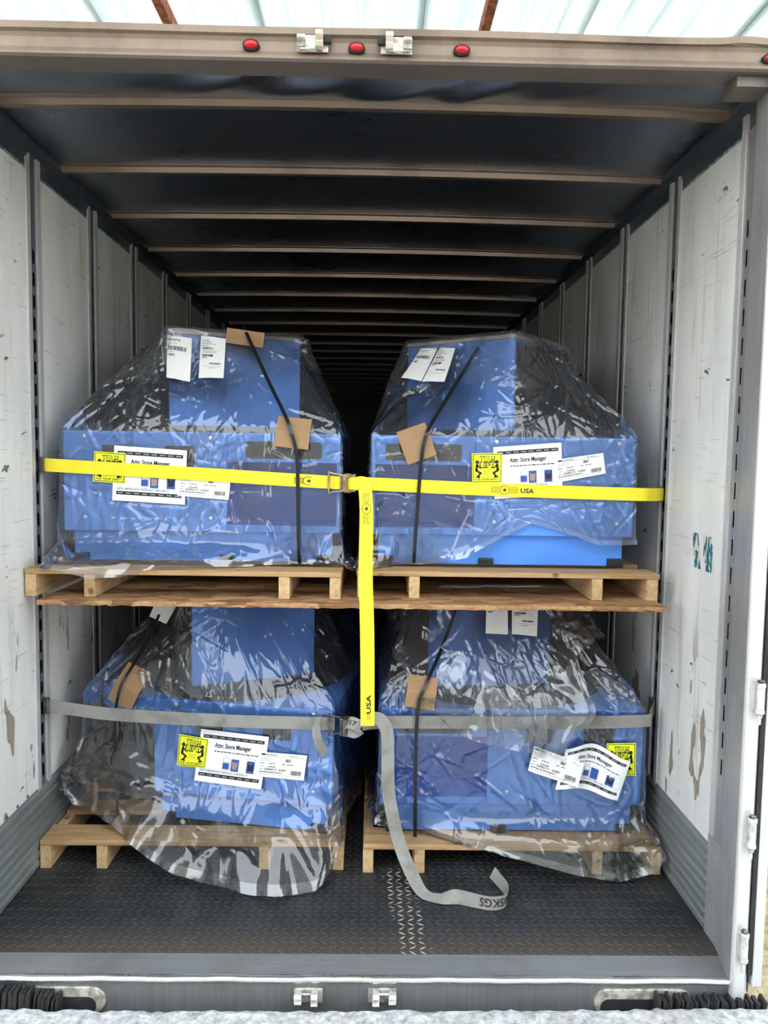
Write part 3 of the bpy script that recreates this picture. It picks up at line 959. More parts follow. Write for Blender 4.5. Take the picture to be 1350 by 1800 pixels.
# near right front corner of the skewed lower left unit sits at (-0.09, 0.65)
dxy = rot2(-1.075 / 2, 0.5, LLr)
LLc = (-0.09 + dxy[0], 0.65 + dxy[1])
UNITS = {
    'UL': dict(cx=-0.625, cy=1.22, rz=0.0, zb=ZU, w=1.104, tower=(-0.640, 1.300, R_(20), 0.57), panel_side=-1, panel_w=0.652, squares=True,
               label='blue bag carousel on the upper left pallet, yellow strap across its paper notice'),
    'UR': dict(cx=0.585, cy=1.22, rz=0.0, zb=ZU, w=1.060, tower=(0.600, 1.285, R_(-38), 0.55), panel_side=1, panel_w=0.645, squares=False,
               label='blue bag carousel on the upper right pallet with a slanted tower'),
    'LL': dict(cx=LLc[0], cy=LLc[1], rz=LLr, zb=ZL, w=1.075, tower=(-0.560, 1.22, R_(24), 0.55), panel_side=1, panel_w=0.765, squares=True,
               label='blue bag carousel on the lower left pallet, turned slightly, film trailing to the floor'),
    'LR': dict(cx=0.643, cy=1.18, rz=0.0, zb=ZL, w=1.070, tower=(0.545, 1.19, R_(8), 0.545), panel_side=1, panel_w=0.635, squares=True,
               label='blue bag carousel on the lower right pallet with a crumpled paper notice'),
}
for k, u in UNITS.items():
    carousel(u['cx'], u['cy'], u['rz'], u['zb'], u['w'], u['label'], u['panel_side'], u['panel_w'], u['squares'], u['tower'], bay_back=0.09 if k == 'LL' else 0.0, window=k != 'LL')
carousel(-0.60, 2.46, 0.0, ZL, 1.07, 'dim blue bag carousel deep inside behind the lower row', 1, 0.64, False, (-0.6, 2.46, 0.2, 0.55))

# ------------------------------------------------------------------ clear film bags (draped with a small cloth solver)
def smooth_noise(n, freq, periodic=True):
    k = max(3, int(freq))
    p = rng.normal(0, 1, k)
    x = np.arange(n) * k / n
    i = np.floor(x).astype(int)
    f = x - i
    f = f * f * (3 - 2 * f)
    return p[i % k] * (1 - f) + p[(i + 1) % k] * f

def rect_perimeter(w, d, n):
    per = 2 * (w + d)
    out, sp = [], []
    for i in range(n):
        t = per * i / n
        if t < w: out.append((-w / 2 + t, -d / 2)); sp.append(t / w)
        elif t < w + d: out.append((w / 2, -d / 2 + t - w)); sp.append(1 + (t - w) / d)
        elif t < 2 * w + d: out.append((w / 2 - (t - w - d), d / 2)); sp.append(2 + (t - w - d) / w)
        else: out.append((-w / 2, d / 2 - (t - 2 * w - d))); sp.append(3 + (t - 2 * w - d) / d)
    return np.array(out), np.array(sp)

def ctrl(s, pts):
    """periodic (period 4) smooth interpolation of control points (s, a, b)"""
    pts = sorted(pts)
    ss = np.array([p[0] - 4 for p in pts] + [p[0] for p in pts] + [p[0] + 4 for p in pts])
    res = []
    for c in range(1, len(pts[0])):
        vv = np.array([p[c] for p in pts] * 3)
        res.append(np.interp(s, ss, vv))
    return res

def push_box(P, m, c, rz, hx, hy, z0, z1, eps):
    """push particles out of an upright box"""
    ca, sa = math.cos(rz), math.sin(rz)
    x = (P[..., 0] - c[0]) * ca + (P[..., 1] - c[1]) * sa
    y = -(P[..., 0] - c[0]) * sa + (P[..., 1] - c[1]) * ca
    z = P[..., 2]
    dx = hx + eps - np.abs(x)
    dy = hy + eps - np.abs(y)
    dzt = z1 + eps - z
    inside = (dx > 0) & (dy > 0) & (dzt > 0) & (z > z0)
    if not inside.any():
        return
    wx = inside & (dx <= dy) & (dx <= dzt)
    wy = inside & (dy < dx) & (dy <= dzt)
    wz = inside & ~wx & ~wy
    x = np.where(wx, np.sign(x) * (hx + eps), x)
    y = np.where(wy, np.sign(y) * (hy + eps), y)
    P[..., 2] = np.where(wz, z1 + eps, z)
    P[..., 0] = np.where(inside, c[0] + x * ca - y * sa, P[..., 0])
    P[..., 1] = np.where(inside, c[1] + x * sa + y * ca, P[..., 1])

def drape(u, hem, plates, deck, seed, excess=(0.05, 0.02), steps=70, cap=None, NT=232, n1=26, n2=28, amp=0.012, off=0.0, floor_z=0.004):
    global rng
    rng = np.random.default_rng(seed)
    cx, cy, rz, zb, w = u['cx'], u['cy'], u['rz'], u['zb'], u['w']
    d = 1.0
    tx, ty, trz, ts = u['tower']
    zt, zbt = zb + 0.966 + 0.004 + off, zb + 0.530 + 0.006
    base, s = rect_perimeter(w + 0.016 + 2 * off, d + 0.016 + 2 * off, NT)
    bx = cx + base[:, 0] * math.cos(rz) - base[:, 1] * math.sin(rz)
    by = cy + base[:, 0] * math.sin(rz) + base[:, 1] * math.cos(rz)
    # tower ring
    dx, dy = bx - cx, by - cy
    L = np.hypot(dx, dy)
    ux, uy = dx / L, dy / L
    lx = ux * math.cos(trz) + uy * math.sin(trz)
    ly = -ux * math.sin(trz) + uy * math.cos(trz)
    r = (ts / 2 + 0.006 + off) / np.maximum(np.abs(lx), np.abs(ly))
    T = np.stack([tx + ux * r, ty + uy * r, np.full(NT, zt)], 1)
    B = np.stack([bx, by, np.full(NT, zbt)], 1)
    out, hz = ctrl(s, hem)
    Hm = np.stack([bx + ux * out, by + uy * out, hz], 1)
    C0 = np.array([tx, ty, zt])
    rows = []
    for k in range(6):
        f = (0.25, 0.5, 0.72, 0.88, 0.97, 1.0)[k]
        rows.append(C0 + (T - C0) * f)
    if cap is None:
        for k in range(1, n1 + 1):
            t = k / n1
            rows.append(T + (B - T) * t)
        for k in range(1, n2 + 1):
            t = k / n2
            q = B + (Hm - B) * t
            # keep hugging the body first, then flare towards the hem
            flare = t ** 1.7 - t
            q = q + np.stack([(Hm[:, 0] - B[:, 0]) * flare, (Hm[:, 1] - B[:, 1]) * flare, np.zeros(NT)], 1)
            rows.append(q)
    else:
        (ln,) = ctrl(s, cap)
        l1 = np.linalg.norm(B - T, axis=1)
        for k in range(1, n1 + 1):
            l = ln * k / n1
            t = np.minimum(l / l1, 1.0)[:, None]
            q = T + (B - T) * t
            q[:, 2] -= np.maximum(l - l1, 0)
            rows.append(q)
    P = np.array(rows)
    nz = P.shape[0]
    fixed = 5
    # rest lengths: film is a little larger than the hull, so it buckles into folds
    eh, ev = excess
    def rl(a, b): return np.linalg.norm(a - b, axis=-1)
    zrow = np.clip((np.arange(nz) - fixed) / 8.0, 0, 1)[:, None]
    below = np.where((np.arange(nz) > fixed + n1) & (np.arange(nz) < fixed + n1 + int(n2 * 0.75)) & (cap is None), 0.12, np.where(np.arange(nz) >= fixed + n1 + int(n2 * 0.75), 0.55, 1.0))[:, None]
    slack = 1 + eh * zrow * below * (0.6 + 0.8 * np.clip(0.5 + 0.5 * smooth_noise(NT, 9), 0, 1.5)[None, :])
    rh = rl(P, np.roll(P, -1, 1)) * slack
    vs_ = 1 + ev * (0.5 + np.clip(0.5 + 0.5 * smooth_noise(NT, 13), 0, 1.5)[None, :])
    vs_ = np.where((np.arange(nz - 1) < fixed + n1)[:, None] & (cap is None), 0.992, vs_)
    rv = rl(P[1:], P[:-1]) * vs_
    rd1 = rl(P[1:], np.roll(P, -1, 1)[:-1]) * (1 + 0.5 * (eh * zrow[1:]))
    rd2 = rl(np.roll(P, -1, 1)[1:], P[:-1]) * (1 + 0.5 * (eh * zrow[1:]))
    rbh = rl(P, np.roll(P, -2, 1)) * (1 + eh * 0.35)
    # seed folds that fan out from the tower edge
    jj = np.arange(nz)
    for q in range(3):
        fr = (16, 34, 58)[q]
        f0 = smooth_noise(NT, fr)
        f1 = smooth_noise(NT, fr)
        ph = np.linspace(0, 1, nz)[:, None]
        a = amp / (q + 1) * below * np.clip((jj - fixed) / 12.0, 0, 1)[:, None] * (f0[None, :] * (1 - ph) + f1[None, :] * ph)
        P[..., 0] += a * ux[None, :]
        P[..., 1] += a * uy[None, :]
    P[fixed + 1:] += rng.normal(0, 0.0015, P[fixed + 1:].shape)
    V = np.zeros_like(P)
    im = np.ones(nz)
    im[:fixed] = 0.0
    def solve(A, Bv, wa, wb, rest, kp, kc):
        dl = Bv - A
        ln_ = np.sqrt((dl * dl).sum(-1)) + 1e-9
        e = (ln_ - rest) / ln_
        e = np.where(e > 0, e * kp, e * kc)[..., None]
        ws = np.maximum(wa + wb, 1e-9)
        corr_ = dl * e
        return corr_ * (wa / ws), -corr_ * (wb / ws)
    w3 = im[:, None, None]
    g = -0.00004
    infl = np.where((np.arange(nz) > fixed) & (np.arange(nz) < fixed + n1), 0.00004, 0.0)[:, None] if cap is None else 0.0
    for it in range(steps):
        prev = P.copy()
        V *= 0.90
        P += V * w3
        P[..., 2] += g * im[:, None]
        P[..., 0] += infl * ux[None, :]
        P[..., 1] += infl * uy[None, :]
        P[..., 2] += infl
        for sub in range(3):
            for c in (0, 1):      # along the ring
                A = P[:, c::2]
                Bq = np.roll(P, -1, 1)[:, c::2]
                da, db = solve(A, Bq, w3, w3, rh[:, c::2], 1.0, 0.7)
                P[:, c::2] += da
                idx = (np.arange(c, NT, 2) + 1) % NT
                P[:, idx] += db
            for c in (0, 1):      # down the film
                A = P[c:-1:2]
                Bq = P[c + 1::2]
                n = min(len(A), len(Bq))
                da, db = solve(A[:n], Bq[:n], w3[c:-1:2][:n], w3[c + 1::2][:n], rv[c::2][:n], 1.0, 0.7)
                P[c:-1:2][:n] += da
                P[c + 1::2][:n] += db
            for c in (0, 1):      # diagonals
                rws = np.arange(c, nz - 1, 2)
                A = P[rws + 1]
                Bq = np.roll(P, -1, 1)[rws]
                da, db = solve(A, Bq, w3[rws + 1], w3[rws], rd1[rws], 0.6, 0.3)
                P[rws + 1] += da
                P[rws] += np.roll(db, 1, 1)
                A = np.roll(P, -1, 1)[rws + 1]
                Bq = P[rws]
                da, db = solve(A, Bq, w3[rws + 1], w3[rws], rd2[rws], 0.6, 0.3)
                P[rws + 1] += np.roll(da, 1, 1)
                P[rws] += db
            # bending along the ring
            A = P
            Bq = np.roll(P, -2, 1)
            da, db = solve(A, Bq, w3, w3, rbh, 0.0, 0.12)
            P += da
            P += np.roll(db, 2, 1)
        # collisions
        push_box(P, None, (tx, ty), trz, ts / 2, ts / 2, zb + 0.5, zb + 0.966, 0.005 + off)
        push_box(P, None, (cx, cy), rz, w / 2, d / 2, zb + 0.13, zb + 0.53, 0.006 + off)
        if deck:
            px0, px1, py0, py1, zd = deck
            msk = (P[..., 0] > px0 - 0.01) & (P[..., 0] < px1 + 0.01) & (P[..., 1] > py0 - 0.008) & (P[..., 1] < py1) & (P[..., 2] < zd + 0.003) & (P[..., 2] > zd - 0.12)
            nearf = msk & (P[..., 1] < py0 + 0.02) & (P[..., 2] < zd - 0.012)
            P[..., 1] = np.where(nearf, py0 - 0.010, P[..., 1])
            P[..., 2] = np.where(msk & ~nearf, zd + 0.003, P[..., 2])
        P[..., 2] = np.maximum(P[..., 2], floor_z)
        P[..., 0] = np.clip(P[..., 0], -1.245, 1.245)
        for (o, eu, ev_, n_, lu, lv) in plates:
            rel = P - o
            a = rel @ eu
            b_ = rel @ ev_
            dd = rel @ n_
            m2 = (a > -0.006) & (a < lu + 0.006) & (b_ > -0.006) & (b_ < lv + 0.006) & (dd > -0.0025) & (dd < 0.14)
            P[m2] += n_[None, :] * (-0.0025 - dd[m2])[:, None]
        V = (P - prev) * 0.98
        np.clip(V, -0.02, 0.02, out=V)
    # light relaxation removes cell-size jitter
    for _ in range(1):
        Q = P.copy()
        Q[fixed:-1] = 0.5 * P[fixed:-1] + 0.125 * (P[fixed - 1:-2] + P[fixed + 1:] + np.roll(P, 1, 1)[fixed:-1] + np.roll(P, -1, 1)[fixed:-1])
        P = Q
    return P, C0

def upsample(P, k):
    """cubic upsampling of the film grid (ring periodic, rows clamped)"""
    def cr(a, b, c, d, t):
        return 0.5 * ((2 * b) + (c - a) * t + (2 * a - 5 * b + 4 * c - d) * t * t + (3 * b - a - 3 * c + d) * t ** 3)
    nz, nt = P.shape[:2]
    Q = np.empty((nz, nt * k, 3))
    A, Cc, D = np.roll(P, 1, 1), np.roll(P, -1, 1), np.roll(P, -2, 1)
    for m in range(k):
        Q[:, m::k] = cr(A, P, Cc, D, m / k)
    E = np.concatenate([Q[:1], Q, Q[-1:], Q[-1:]], 0)
    R = np.empty(((nz - 1) * k + 1, nt * k, 3))
    for m in range(k):
        R[m::k][:nz - 1] = cr(E[:nz - 1], E[1:nz], E[2:nz + 1], E[3:nz + 2], m / k)
    R[-1] = Q[-1]
    return R

def crease(P, n_lines, n_stars, amp, start, steep=0.5):
    """press sharp straight creases and star-shaped puckers into the film"""
    nz, nt = P.shape[:2]
    du = np.linalg.norm(P[:, 1:] - P[:, :-1], axis=-1)[start:].mean()
    dv = np.linalg.norm(P[1:] - P[:-1], axis=-1)[start:].mean()
    Hh = np.zeros((nz, nt))
    LU, LV = nt * du, nz * dv
    def line(cu, cv, ang, ln, wd, a, taper):
        r = ln / 2 + wd
        i0, i1 = int((cu - r) / du), int((cu + r) / du) + 1
        j0, j1 = max(start, int((cv - r) / dv)), min(nz, int((cv + r) / dv) + 1)
        if j1 <= j0: return
        I = np.arange(i0, i1)
        J = np.arange(j0, j1)
        U = I[None, :] * du - cu
        V = J[:, None] * dv - cv
        s_ = U * math.sin(ang) + V * math.cos(ang)
        t_ = U * math.cos(ang) - V * math.sin(ang)
        w_ = np.clip(1 - np.abs(s_) / (ln / 2), 0, 1)
        if taper:
            w_ = np.clip(0.5 - s_ / ln, 0, 1) * (np.abs(s_) < ln / 2)
        wid = wd * (0.5 + 0.8 * w_)
        h = np.clip(1 - np.abs(t_) / wid, 0, 1) * np.sqrt(w_) * a
        Hh[np.ix_(J, I % nt)] += h
    for _ in range(n_lines):
        ang = rng.normal(0, steep)
        line(rng.uniform(0, LU), rng.uniform(start * dv, LV), ang, rng.uniform(0.08, 0.45), rng.uniform(0.005, 0.011), amp * rng.choice([-0.7, 1.0]) * rng.uniform(0.4, 1.2), False)
    for _ in range(n_stars):
        cu, cv = rng.uniform(0, LU), rng.uniform(start * dv, LV)
        for q in range(rng.integers(4, 8)):
            a = rng.uniform(0, 2 * math.pi)
            ln = rng.uniform(0.05, 0.20)
            line(cu + math.sin(a) * ln / 2, cv + math.cos(a) * ln / 2, a, ln, rng.uniform(0.005, 0.011), amp * rng.uniform(0.5, 1.3) * rng.choice([-0.6, 1.0]), True)
    Tu = np.roll(P, -1, 1) - np.roll(P, 1, 1)
    Tv = np.gradient(P, axis=0)
    N = np.cross(Tv, Tu)
    N /= np.linalg.norm(N, axis=-1)[..., None] + 1e-9
    c = P[..., :2].mean((0, 1))
    sg = np.sign(((P[..., :2] - c) * N[..., :2]).sum(-1).mean())
    return P + N * (Hh * sg)[..., None]

def settle(P, u, plates):
    push_box(P, None, u['tower'][:2], u['tower'][2], u['tower'][3] / 2, u['tower'][3] / 2, u['zb'] + 0.5, u['zb'] + 0.966, 0.003)
    push_box(P, None, (u['cx'], u['cy']), u['rz'], u['w'] / 2, 0.5, u['zb'] + 0.13, u['zb'] + 0.53, 0.003)
    for (o, eu, ev_, n_, lu, lv) in plates:
        rel = P - o
        a, b_, dd = rel @ eu, rel @ ev_, rel @ n_
        m2 = (a > -0.012) & (a < lu + 0.012) & (b_ > -0.010) & (b_ < lv + 0.012) & (dd > -0.008) & (dd < 0.14)
        P[m2] += n_[None, :] * (-0.008 - dd[m2])[:, None]
    P[..., 2] = np.maximum(P[..., 2], 0.003)
    return P

def hug(P, u, f=0.28, low=0.10):
    """film is drawn in close to the upright faces of the body"""
    ca, sa = math.cos(u['rz']), math.sin(u['rz'])
    dx, dy = P[..., 0] - u['cx'], P[..., 1] - u['cy']
    x, y = dx * ca + dy * sa, -dx * sa + dy * ca
    z = P[..., 2] - u['zb']
    k = np.clip((z - low) / 0.07, 0, 1) * np.clip((0.60 - z) / 0.05, 0, 1)
    k = k * k * (3 - 2 * k)
    hx, hy = u['w'] / 2 + 0.006, 0.506
    for c, hc in ((0, hx), (1, hy)):
        q = x if c == 0 else y
        over = np.maximum(np.abs(q) - hc, 0)
        q2 = np.sign(q) * (np.abs(q) - over * (1 - f) * k)
        if c == 0: x = q2
        else: y = q2
    P[..., 0] = u['cx'] + x * ca - y * sa
    P[..., 1] = u['cy'] + x * sa + y * ca
    return P

def film_mesh(name, P, org, parent=None, mat='film', closed=True):
    nz, nt = P.shape[:2]
    vs = (P.reshape(-1, 3) - np.array(org)).astype(np.float32)
    J, I = np.meshgrid(np.arange(nz - 1), np.arange(nt if closed else nt - 1), indexing='ij')
    K = (I + 1) % nt
    F = np.stack([J * nt + I, (J + 1) * nt + I, (J + 1) * nt + K, J * nt + K], -1).reshape(-1, 4).astype(np.int32)
    me = bpy.data.meshes.new(name)
    me.vertices.add(len(vs))
    me.vertices.foreach_set('co', vs.ravel())
    me.loops.add(F.size)
    me.loops.foreach_set('vertex_index', F.ravel())
    me.polygons.add(len(F))
    me.polygons.foreach_set('loop_start', np.arange(0, F.size, 4, dtype=np.int32))
    me.polygons.foreach_set('loop_total', np.full(len(F), 4, np.int32))
    me.polygons.foreach_set('use_smooth', np.ones(len(F), bool))
    me.materials.append(MT[mat])
    me.update(calc_edges=True)
    me.validate()
    o = bpy.data.objects.new(name, me)
    if parent is None:
        o.location = org
    link(o, parent)
    return o

PLATES = {'UL': [], 'UR': [], 'LL': [], 'LR': []}
def add_plate(key, tl, tr, br, bl):
    tl, tr, br, bl = map(lambda p: np.array(p, float), (tl, tr, br, bl))
    eu = (tr - tl); lu = np.linalg.norm(eu); eu = eu / lu
    ev_ = (tl - bl); lv = np.linalg.norm(ev_)
    ev_ = ev_ - eu * (ev_ @ eu); ev_ /= np.linalg.norm(ev_)
    n = np.cross(eu, ev_)          # points at the viewer (-y)
    PLATES[key].append((bl, eu, ev_, n, lu, lv))

# ------------------------------------------------------------------ printed sheets
_txt = {}
def text_polys(body, offset=0.0, shear=0.0):
    key = (body, offset, shear)
    if key not in _txt:
        cu = bpy.data.curves.new('lettering', 'FONT')
        cu.body = body
        cu.size = 1.0
        cu.offset = offset
        cu.shear = shear
        cu.resolution_u = 2
        ob = bpy.data.objects.new('lettering', cu)
        COL.objects.link(ob)
        bpy.context.view_layer.update()
        me = bpy.data.meshes.new_from_object(ob.evaluated_get(bpy.context.evaluated_depsgraph_get()))
        v = np.array([tuple(q.co)[:2] for q in me.vertices])
        f = [tuple(p.vertices) for p in me.polygons]
        bpy.data.objects.remove(ob)
        bpy.data.curves.remove(cu)
        bpy.data.meshes.remove(me)
        mn, mx = v.min(0), v.max(0)
        _txt[key] = ((v - mn) / (mx - mn), f)
    return _txt[key]

class Art:
    """flat print in a unit square, by material"""
    def __init__(s):
        s.d = {}
    def _a(s, mat, lay, pts, faces):
        vs, fs = s.d.setdefault((mat, lay), ([], []))
        k = len(vs)
        vs.extend(pts)
        fs.extend([tuple(i + k for i in f) for f in faces])
    def rect(s, mat, u0, v0, u1, v1, lay=1):
        n = max(1, int(abs(u1 - u0) / 0.06))
        pts = []
        for i in range(n + 1):
            u = u0 + (u1 - u0) * i / n
            pts += [(u, v0), (u, v1)]
        s._a(mat, lay, pts, [(2 * i, 2 * i + 2, 2 * i + 3, 2 * i + 1) for i in range(n)])
    def poly(s, mat, pts, lay=1):
        s._a(mat, lay, pts, [tuple(range(len(pts)))])
    def disc(s, mat, u, v, r, asp=1.0, lay=1, n=18):
        s.poly(mat, [(u + r * math.cos(2 * math.pi * i / n), v + r * asp * math.sin(2 * math.pi * i / n)) for i in range(n)], lay)
    def ring(s, mat, u, v, r0, r1, asp=1.0, lay=1, n=24, a0=0, a1=360):
        pts, fs = [], []
        for i in range(n + 1):
            t = math.radians(a0 + (a1 - a0) * i / n)
            pts += [(u + r0 * math.cos(t), v + r0 * asp * math.sin(t)), (u + r1 * math.cos(t), v + r1 * asp * math.sin(t))]
        s._a(mat, lay, pts, [(2 * i, 2 * i + 1, 2 * i + 3, 2 * i + 2) for i in range(n)])
    def stroke(s, mat, pts, w, lay=1):
        for (a, b) in zip(pts[:-1], pts[1:]):
            dx, dy = b[0] - a[0], b[1] - a[1]
            L = math.hypot(dx, dy)
            nx, ny = -dy / L * w / 2, dx / L * w / 2
            s.poly(mat, [(a[0] - nx, a[1] - ny), (b[0] - nx, b[1] - ny), (b[0] + nx, b[1] + ny), (a[0] + nx, a[1] + ny)], lay)
        for p in pts:
            s.disc(mat, p[0], p[1], w / 2, 1.0, lay, 8)
    def text(s, mat, body, u0, v0, u1, v1, off=0.012, shear=0.0, lay=2):
        v, f = text_polys(body, off, shear)
        s._a(mat, lay, [(u0 + (u1 - u0) * a, v0 + (v1 - v0) * b) for a, b in v], f)
    def words(s, mat, u0, v0, u1, v1, lay=1, seed=1):
        """an unreadable line of small print as word-long dashes"""
        q = random.Random(seed)
        u = u0
        while u < u1 - 0.01:
            L = q.uniform(0.02, 0.06)
            s.rect(mat, u, v0, min(u + L, u1), v1, lay)
            u += L + 0.012
    def bars(s, mat, u0, v0, u1, v1, seed=1, lay=1):
        q = random.Random(seed)
        u = u0
        du = (u1 - u0) / 46
        while u < u1:
            w = du * q.choice((0.6, 1.0, 1.6))
            s.rect(mat, u, v0, min(u + w, u1), v1, lay)
            u += w + du * q.choice((0.5, 0.9, 1.3))
    def star(s, mat, u, v, r, asp=1.0, lay=2, rot=90):
        pts = []
        for i in range(10):
            t = math.radians(rot + 36 * i)
            q = r if i % 2 == 0 else r * 0.42
            pts.append((u + q * math.cos(t), v + q * asp * math.sin(t)))
        s.poly(mat, pts, lay)

def print_on(art, fmap, parent, org, step=0.0006):
    for (mat, lay), (vs, fs) in sorted(art.d.items()):
        m = MB()
        m.add([tuple(fmap(u, v, step * lay)) for u, v in vs], fs)
        nm = {'ink': 'black_print', 'paper': 'white_print', 'sign_yellow': 'yellow_print', 'web_y': 'webbing_print'}.get(mat, 'photo_print' if mat.startswith('ink_b') or mat in ('ink_tan', 'ink_photo') else 'grey_print')
        m.build(nm, mat, parent, org=org)['kind'] = 'stuff'

def sheet(name, corners, mat, label, cat, group, art=None, warp=None, nu=14, nv=10):
    tl, tr, br, bl = [np.array(c, float) for c in corners]
    nrm = np.cross(tr - tl, tl - bl)
    nrm = nrm / np.linalg.norm(nrm)
    def base(u, v):
        p = (bl * (1 - u) + br * u) * (1 - v) + (tl * (1 - u) + tr * u) * v
        if warp is not None:
            a, up = warp(u, v)
            p = p + nrm * a + np.array([0, 0, up])
        return p
    def fmap(u, v, h):
        if warp is None:
            return base(u, v) + nrm * h
        e = 0.004
        du, dv = base(u + e, v) - base(u - e, v), base(u, v + e) - base(u, v - e)
        n = np.cross(du, dv)
        n = n / np.linalg.norm(n)
        return base(u, v) + n * h
    org = tuple(base(0.5, 0.0))
    m = MB()
    m.add([tuple(base(i / nu, j / nv)) for j in range(nv + 1) for i in range(nu + 1)],
          [(j * (nu + 1) + i, j * (nu + 1) + i + 1, (j + 1) * (nu + 1) + i + 1, (j + 1) * (nu + 1) + i) for j in range(nv) for i in range(nu)])
    o = m.build(name, mat, None, smooth=warp is not None, org=org)
    tag(o, label, cat, group)
    if art is not None:
        print_on(art, fmap, o, org)
    return o

def art_team():
    a = Art()
    for (u0, v0, u1, v1) in ((0.03, 0.03, 0.97, 0.05), (0.03, 0.95, 0.97, 0.97), (0.03, 0.03, 0.05, 0.97), (0.95, 0.03, 0.97, 0.97)):
        a.rect('ink', u0, v0, u1, v1)
    a.text('ink', 'TEAM', 0.26, 0.70, 0.76, 0.90, 0.055)
    a.text('sign_yellow', 'TEAM', 0.285, 0.725, 0.735, 0.875, 0.0, lay=3)
    a.text('ink', 'LIFT', 0.25, 0.50, 0.78, 0.71, 0.075)
    a.text('sign_yellow', 'LIFT', 0.285, 0.53, 0.745, 0.68, 0.0, lay=3)
    for s in (-1, 1):
        def q(u, v): return (0.5 + s * u, v)
        a.disc('ink', *q(0.325, 0.70), 0.062)
        a.stroke('ink', [q(0.33, 0.60), q(0.355, 0.42)], 0.085)           # back
        a.stroke('ink', [q(0.325, 0.60), q(0.23, 0.50), q(0.14, 0.52)], 0.042)   # arm
        a.stroke('ink', [q(0.35, 0.41), q(0.21, 0.33), q(0.31, 0.21), q(0.26, 0.195)], 0.062)  # leg
        a.stroke('ink', [q(0.31, 0.21), q(0.37, 0.20)], 0.035)
    for x in (0.43, 0.5, 0.57):
        a.rect('ink_grey', x - 0.007, 0.27, x + 0.007, 0.44)
    a.text('ink', 'FOR YOUR SAFETY', 0.08, 0.075, 0.92, 0.155, 0.01, 0.3)
    return a

def art_notice():
    a = Art()
    for v0 in (0.845, 0.115):
        a.rect('ink', 0.05, v0, 0.95, v0 + 0.065)
        for i in range(8):
            u = 0.07 + i * 0.112
            a.rect('ink_light', u, v0 + 0.025, u + 0.072, v0 + 0.040, 2)
    a.text('ink', 'Attn: Store Manager', 0.235, 0.655, 0.775, 0.775, 0.022)
    a.words('ink', 0.24, 0.602, 0.90, 0.622, 1, 3)
    a.rect('ink_light', 0.40, 0.535, 0.47, 0.545)
    a.rect('ink_light', 0.52, 0.525, 0.57, 0.535)
    a.words('ink_light', 0.70, 0.535, 0.90, 0.545, 1, 5)
    # three little product photographs
    a.rect('ink_photo', 0.385, 0.28, 0.495, 0.51)
    a.rect('ink_blue', 0.39, 0.30, 0.48, 0.41, 2)
    a.rect('paper', 0.40, 0.43, 0.485, 0.50, 2)
    a.rect('ink_blue', 0.51, 0.27, 0.625, 0.50)
    a.poly('ink_tan', [(0.53, 0.31), (0.60, 0.31), (0.61, 0.45), (0.585, 0.44), (0.55, 0.44), (0.525, 0.46)], 2)
    a.rect('ink_blue', 0.74, 0.27, 0.855, 0.50)
    a.poly('ink', [(0.76, 0.32), (0.835, 0.32), (0.845, 0.47), (0.815, 0.42), (0.78, 0.42), (0.75, 0.47)], 2)
    a.text('ink_grey', 'SAP # 1000106 RACK PAPER BAG CAROUSEL RS', 0.06, 0.205, 0.78, 0.245, 0.012)
    a.rect('ink_light', 0.05, 0.255, 0.95, 0.260)
    return a

def art_ship():
    a = Art()
    a.rect('ink', 0.03, 0.88, 0.11, 0.95)
    a.text('ink', 'ROYSTON', 0.115, 0.885, 0.36, 0.945, 0.015)
    a.words('ink_grey', 0.64, 0.90, 0.84, 0.93, 1, 2)
    a.rect('ink_grey', 0.12, 0.845, 0.97, 0.855)
    for i in range(3):
        a.words('ink_light', 0.03, 0.76 - 0.055 * i, 0.26, 0.785 - 0.055 * i, 1, 10 + i)
    a.text('ink', '3867', 0.56, 0.66, 0.68, 0.79, 0.02)
    for i, (x, w) in enumerate(((0.03, 0.09), (0.20, 0.16), (0.50, 0.08), (0.60, 0.14))):
        a.words('ink_grey', x, 0.545, x + w, 0.585, 1, 20 + i)
    a.words('ink_grey', 0.03, 0.42, 0.11, 0.45, 1, 31)
    a.words('ink', 0.20, 0.41, 0.36, 0.45, 1, 32)
    a.words('ink_grey', 0.03, 0.30, 0.10, 0.33, 1, 33)
    a.text('ink', '22945712 - 01837', 0.13, 0.275, 0.60, 0.375, 0.012)
    a.words('ink', 0.03, 0.19, 0.52, 0.225, 1, 34)
    a.words('ink_light', 0.03, 0.10, 0.90, 0.125, 1, 35)
    a.bars('ink', 0.70, 0.16, 0.92, 0.34, 4)
    return a

def art_tag(kind):
    a = Art()
    if kind == 1:
        a.text('ink', 'PALLET ID', 0.10, 0.885, 0.55, 0.925, 0.02)
        a.words('ink_grey', 0.10, 0.82, 0.42, 0.832, 1, 1)
        a.bars('ink', 0.08, 0.66, 0.80, 0.76, 7)
        a.words('ink_grey', 0.10, 0.61, 0.26, 0.622, 1, 2)
        a.text('ink', '3867', 0.08, 0.525, 0.32, 0.575, 0.03)
    else:
        for i in range(4):
            a.words('ink_grey', 0.06, 0.90 - 0.045 * i, 0.35 + 0.13 * (i % 3), 0.915 - 0.045 * i, 1, 40 + i)
        a.bars('ink', 0.08, 0.685, 0.52, 0.735, 8)
        for i in range(2):
            a.words('ink_grey', 0.10, 0.645 - 0.04 * i, 0.66, 0.658 - 0.04 * i, 1, 50 + i)
        a.bars('ink', 0.08, 0.51, 0.54, 0.565, 9)
        a.words('ink', 0.08, 0.475, 0.3, 0.49, 1, 53)
        a.bars('ink', 0.40, 0.325, 0.84, 0.365, 10)
        a.words('ink_light', 0.12, 0.27, 0.88, 0.28, 1, 54)
        a.words('ink_grey', 0.36, 0.23, 0.62, 0.242, 1, 55)
    return a

